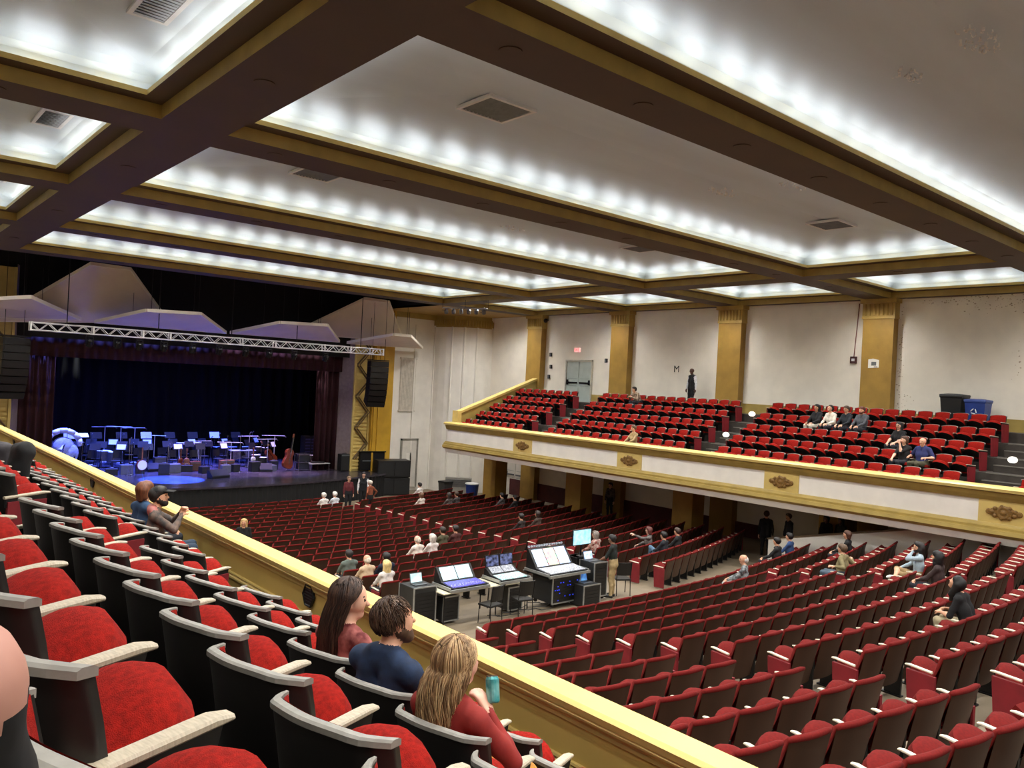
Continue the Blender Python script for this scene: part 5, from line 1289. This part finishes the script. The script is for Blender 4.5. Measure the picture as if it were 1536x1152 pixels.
def dbl_door(y0,y1,z,h,x,m,n,nm):
    d=thing(nm,None,None,(x,(y0+y1)/2,z)); struct(d); w=(y1-y0)/2
    for s in (-1,1):
        L=MB(); L.bb(-.05,0,min(0,s*w)+.015,max(0,s*w)-.015,.01,h); L.build('leaf',m,d); g=MB(); g.bb(-.09,-.05,min(0,s*w)+.08,max(0,s*w)-.08,.95,1.03); g.bb(-.11,-.05,s*w*.88-.05,s*w*.88+.05,.88,1.14); g.build('push_bar',GREYM if nm!='door_3' else BLKM,d)
        e=MB(); e.bb(-.065,-.05,s*w*.5-w*.36,s*w*.5+w*.36,1.2,1.215); e.bb(-.065,-.05,s*w*.5-w*.36,s*w*.5+w*.36,.82,.835); e.build('panel_line',M('panel_line','7c8580',.6),d)
    f=MB(); f.bb(-.10,.0,-w-.07,-w,0,h+.07); f.bb(-.10,0,w,w+.07,0,h+.07); f.bb(-.10,0,-w-.07,w+.07,h,h+.09); f.build('frame',M('door_frame_pale','b8b4a6',.6),d)
dbl_door(28.25,30.05,-.75,2.1,XR-.01,DOORG,0,'door_3'); dbl_door(33.0,34.6,-6.15,2.15,XR-.01,DOORW,0,'door_4')
q=at(866,525,x=XR-.05); t=thing('exit_sign','small red lit exit sign over the grey double doors','sign',(XR-.04,q.y,q.z)); MB().bb(-.05,.02,-.2,.2,-.11,.11).build('housing',M('exit_housing','f0b8b4',.5,.05,5,emit=.5),t)
def text(parent,s,size,mat,loc,rot,name='lettering'):
    cu=bpy.data.curves.new(name,'FONT'); cu.body=s; cu.size=size; cu.align_x='CENTER'; cu.align_y='CENTER'; cu.extrude=.004; cu.materials.append(mat); q_=bpy.data.objects.new(name,cu); COL.objects.link(q_); bpy.context.view_layer.update(); me=bpy.data.meshes.new_from_object(q_.evaluated_get(bpy.context.evaluated_depsgraph_get())); bpy.data.objects.remove(q_); o=bpy.data.objects.new(name,me); COL.objects.link(o); o.parent=parent; o.location=loc; o.rotation_euler=rot; return o
FACE=(PI/2,0,-PI/2)
text(t,'EXIT',.15,M('exit_red','ff2a2a',.5,.05,5,emit=2.0),(-.056,0,0),FACE)
q=at(1015,554,x=XR-.02); t=thing('row_letter_sign','black letter M on the right wall above the far balcony','sign',(XR-.015,q.y,q.z)); MB().bb(-.004,.01,-.16,.16,-.16,.16).build('plate',WALL,t); text(t,'M',.44,BLK,(-.008,0,0),FACE)
q=at(1310,546,x=29.3); t=thing('paper_notice','white torn paper notice on the gold pilaster','notice',(29.315,q.y,q.z)); mb=MB(); mb.prism([(0,-.2,-.13),(0,.2,-.15),(0,.2,.17),(0,.02,.2),(0,-.2,.15)],(-.006,0,0)); mb.build('sheet',WALLW,t); m2=MB(); m2.bb(-.01,-.006,-.1,.08,-.06,.08); m2.bb(-.01,-.006,-.15,-.02,-.12,-.09); m2.build('print',GREYM,t)
q=at(1281,540,x=XR); t=thing('fire_alarm','dark red alarm box with a conduit running up to the ceiling','alarm',(XR,q.y,q.z)); MB().bb(-.08,0,-.12,.12,-.13,.13).build('box',M('alarm_red','3a1414',.5,.2,9),t); MB().bb(-.09,-.08,-.06,.06,-.05,.05).build('strobe',DRUMW,t); MB().path([(-.02,0,.13),(-.02,-.12,HB-q.z-.1)],.018).build('conduit',M('conduit_brown','7a4a40',.6),t)
q=at(821,480,x=XR-.1); t=thing('security_camera','small camera on the right wall beside the pilaster capital','camera',(XR,q.y,q.z)); MB().bb(-.2,0,-.03,.03,-.03,.03).build('bracket',GREYM,t); MB().ell((-.22,0,-.05),(.12,.12,.12),12,8).build('dome',BLK,t,smooth=True)
for i,(px,py,lab) in enumerate(((827,532,'small dark wall box highest left of the double doors'),(827,550,'small dark wall bracket below the highest box'),(824,565,'small dark wall switch lowest left of the double doors'),(910,541,'small dark speaker right of the double doors'))):
    q=at(px,py,x=XR); t=thing('wall_box',lab,'wall fitting',(XR,q.y,q.z)); MB().bb(-.08,0,-.07,.07,-.10,.10).build('box',BLK,t); MB().bb(-.085,-.08,-.05,.05,-.07,.07).build('cover',GREYM,t)
q=at(620,652,y=38.9)
# aisle lights (white globes on the aisle steps)
GL=M('globe_white','f4f0e4',.4,.03,4,emit=.9)
for i,(px,py,lab) in enumerate(((1128,621,'white aisle globe light on the upper step left of the right block'),(1089,652,'white aisle globe light on the lower step left of the right block'),(1519,690,'white aisle globe light on the steps at the right edge'),(1193,720,'x'))):
    if i==3: continue
    k={0:3,1:2,2:2}[i]; q=at(px,py,x=RX[k]-.4); t=thing('aisle_light',lab,'aisle light',(RX[k]-.4,q.y,q.z)); MB().ell((0,0,0),(.13,.13,.10),14,8).build('globe',GL,t,smooth=True); MB().lathe((0,0,-.12),[(.07,0),(.05,.05)],12).build('base',BLKM,t)
# dark diamond on the end of the low wall and its white pier
t=thing('wall_diamond','dark diamond vent on the white end pier of the low wall','vent',(24.48,14.25,-5.1)); MB().prism([(0,-.14,0),(0,0,.16),(0,.14,0),(0,0,-.16)],(-.015,0,0)).build('plate',BLK,t); MB().prism([(-.015,-.09,0),(-.015,0,.11),(-.015,.09,0),(-.015,0,-.11)],(-.01,0,0)).build('grille',BLKM,t)
# lighting bar with lamps under the ceiling in front of the curved corner
A_=at(664,462,z=3.45); B_=at(732,463,z=3.45); mid=(A_+B_)/2
t=thing('lighting_bar','chrome pipe with small stage lamps under the ceiling at the curved corner','stage light',tuple(mid)); MB().tube(A_-mid,B_-mid,.03).build('pipe',CHROME,t)
for i in range(6):
    q=(A_-mid).lerp(B_-mid,(i+.5)/6); l=MB(); l.lathe(q+V3(0,0,-.15),[(.06,-.12),(.10,-.06),(.10,.1),(.05,.14)],10,0,(.5,.5,-.7)); l.tube(q,q+V3(0,0,-.1),.02); l.build('lamp_head',GREYM,t)
h=MB(); [h.tube(e-mid,e-mid+V3(0,0,.4),.012,n=5) for e in (A_,B_,mid)]; h.build('hanger',BLKM,t)
for x,y in ((25.2,35.3),(27.0,34.2),(2.4,35.8)):  # invented fill lamps in the flat ceiling, brightening the splay and curved walls
    o=bpy.data.objects.new('downlight',fill_spot); COL.objects.link(o); o.location=(x,y,HB-.03)
    tt=thing('recessed_downlight','recessed downlight in the flat ceiling by the curved corner, %s'%{25.2:'nearest the stage',27.0:'farther from the stage',2.4:'on the left side'}[x],'ceiling light',(x,y,HB),group='recessed downlights in the beams'); inst('trim_ring',CANR,tt); inst('reflector_cup',CANI,tt)
rg=random.Random(21)
for i in range(26):
    x=7.2+12.2*(i+.5)/26+rg.uniform(-.2,.2); y=rg.choice((40.6,41.9,43.4,44.6))+rg.uniform(-.3,.3); h=rg.uniform(1.0,1.9)
    t=thing('straight_microphone_stand','slim upright microphone stand among the music stands, %s from left'%ORD[i],'microphone stand',(x,y,ZS),0,'slim microphone stands on the stage')
    b=MB(); b.tube((0,0,0),(0,0,h),.014,n=5); b.lathe((0,0,0),[(.14,0),(.13,.025),(.03,.04)],10); b.build('pole',CHROME,t); MB().tube((0,0,h),(.05,-.05,h+.08),.02,.03,n=6).build('microphone',GREYM,t)
for i in range(14):
    x=8.0+11.0*(i+.5)/14+rg.uniform(-.3,.3); y=rg.uniform(40.3,41.2); w=rg.uniform(.3,.6); h=rg.uniform(.3,.55)
    t=thing('equipment_case','small dark equipment case near the stage front, %s from left'%ORD[i],'case',(x,y,ZS),rg.uniform(-.3,.3),'small cases on the stage')
    MB().bb(-w/2,w/2,-.18,.18,0,h).build('body',AMPC if i%3 else GREYM,t,bevel=.015); MB().path([(-.1,0,h),(-.08,0,h+.05),(.08,0,h+.05),(.1,0,h)],.012).build('handle',CHROME,t)
for i in range(9):
    x=8.2+1.25*i; y=45.9
    PG=PAPER if i%3==1 else BLK
    t=thing('back_row_stand','rear row music stand, %s from left'%ORD[i],'music stand',(x,y,ZS),0,'rear row music stands'); MB().tube((0,0,0),(0,0,1.35),.015,n=5).build('stand_pole',CHROME,t); quadpanel(t,'desk',PG,(-.28,-.02,1.3),(1,0,0),(0,.4,.92),.56,.36,.012)
# ------------------------------------------------------------------ place all seats
for (side,k,b,i),(o,rz) in SEATS.items():
    n=BLK_Y[b][2]
    lab='charcoal theatre seat, %s balcony %s row from rail, %s, %s from stage'%(side,ORD[k],BNAME[b],ORD[i])
    balcony_seat(o,rz,lab,'%s balcony seats'%side,(side,k,b,i) in OCC,(i==n-1) if side=='near' else (i==0),(i==0) if side=='near' else (i==n-1))
def vis_size(v):
    a=proj(v[0]+Vector((0,0,.6))); return a[2]
order=sorted(OSE.items(),key=lambda kv:vis_size(kv[1]))
NIND=300; ind=order[:NIND]; rest=order[NIND:]+list(OUT.items())
for (bl,r,i),(o,rz,eR,eL,n) in ind:
    rear=bl[0]=='R'
    lab='red wood-backed seat, %s, %s row %s sound desk, %s from left'%(ONAME[bl],ORD[r],'behind' if rear else 'beyond',ORD[i])
    orch_seat(o,rz,lab,'orchestra seats near the sound desk',(bl,r,i) in OCC,eR,eL)
# the far seats, past the 300 that show largest, as one object
def arr(me):
    n=len(me.vertices); v=np.empty(n*3,np.float32); me.vertices.foreach_get('co',v); return v.reshape(-1,3),[tuple(p.vertices) for p in me.polygons],[p.material_index for p in me.polygons]
def low(mb_fn): return mb_fn
far_parts=[(oback_mesh(4),0),(opad_mesh(4),1),(OS['arm'],2),(OS['leg'],3)]
fc=cushion_mesh(False,REDO,.225,.39,ang=32); 
V=[];F=[];MI=[];off=0
def put(me,mi,o,rz):
    global off
    v,f,m=arr(me); c,s=math.cos(rz),math.sin(rz)
    w=np.stack([v[:,0]*c-v[:,1]*s+o[0],v[:,0]*s+v[:,1]*c+o[1],v[:,2]+o[2]],1)
    V.append(w); F.extend([tuple(i+off for i in p) for p in f]); MI.extend([mi]*len(f)); off+=len(v)
cb=MB(); cb.box((0,.0,.53),(.42,.09,.36),0,Matrix.Rotation(math.radians(-57),3,'X')); cbm=cb.mesh('tipped_cushion',REDO); cd=MB(); cd.box((0,.03,.46),(.44,.42,.10)); cdn=cd.mesh('lowered_cushion',REDO)
for (bl,r,i),(o,rz,eR,eL,n) in rest:
    for me,mi in far_parts: put(me,mi,o,rz)
    put(cdn if (bl,r,i) in OCC else cbm,1,o,rz)
    if eL:
        put(OS['armL'],2,o,rz); put(OS['endL'],4,o,rz)
    if eR: put(OS['end'],4,o,rz)
if V:
    me=bpy.data.meshes.new('orchestra_seats'); me.from_pydata(np.concatenate(V).tolist(),[],F)
    for m in (WOODB,REDO,ARMC,BLKM,ENDP): me.materials.append(m)
    me.polygons.foreach_set('material_index',MI); me.update()
    o=bpy.data.objects.new('orchestra_seats',me); COL.objects.link(o)
    tag(o,'far rows of dark red wood-backed orchestra seats stretching from sound desk to stage','seats',kind='stuff')
print('SEATS',len(SEATS),'ORCH',len(OSE),'far',len(rest))
# ------------------------------------------------------------------ stage light and render look
def spot(loc,target,e,ang,col,blend=.4,r=.1):
    l=bpy.data.lights.new('stage_beam','SPOT'); l.energy=e; l.spot_size=math.radians(ang); l.spot_blend=blend; l.color=col; l.shadow_soft_size=r
    o=bpy.data.objects.new('stage_beam',l); COL.objects.link(o); o.location=loc
    o.rotation_euler=(Vector(target)-Vector(loc)).to_track_quat('-Z','Y').to_euler(); return o
BLUE=(.03,.10,1.0); 
for i,(x,y,z) in enumerate(stage_spots):
    if i%3==0: spot((x,y,z),(x+random.uniform(-.5,.5),39.0,ZS),1500,34,(.2,.25,1.0))
pb=at(265,722,z=ZS); spot((pb.x+.5,36.4,stage_spots[3][2]),(pb.x,pb.y+.5,ZS),60000,27,BLUE,.25,.05)
for x in (6.5,8.8,11,13.2,15.4,17.6):
    for y,c,e in ((44.0,(.07,.12,1.0),16000),(41.2,(.14,.18,1.0) if x<15 else (.5,.3,.6),8000)):
        spot((x,y+.6,6.5),(x+.2,y-.4,ZS),e,38,c,.6)
spot((19.6,41.5,6.5),(19.6,41,ZS),2500,40,(.9,.6,.75),.6)
p=at(95,655,z=ZS+1.2); spot((p.x,p.y-.3,6.0),(p.x,p.y-.4,ZS),6000,12,(.9,.95,1.0),.4)
w=bpy.data.worlds.new('world'); S.world=w; w.use_nodes=True; w.node_tree.nodes['Background'].inputs[0].default_value=(.02,.02,.02,1); w.node_tree.nodes['Background'].inputs[1].default_value=0.0
S.view_settings.view_transform='Standard'; S.view_settings.look='None'; S.view_settings.gamma=1; S.view_settings.use_curve_mapping=False
S.view_settings.exposure=EXPO
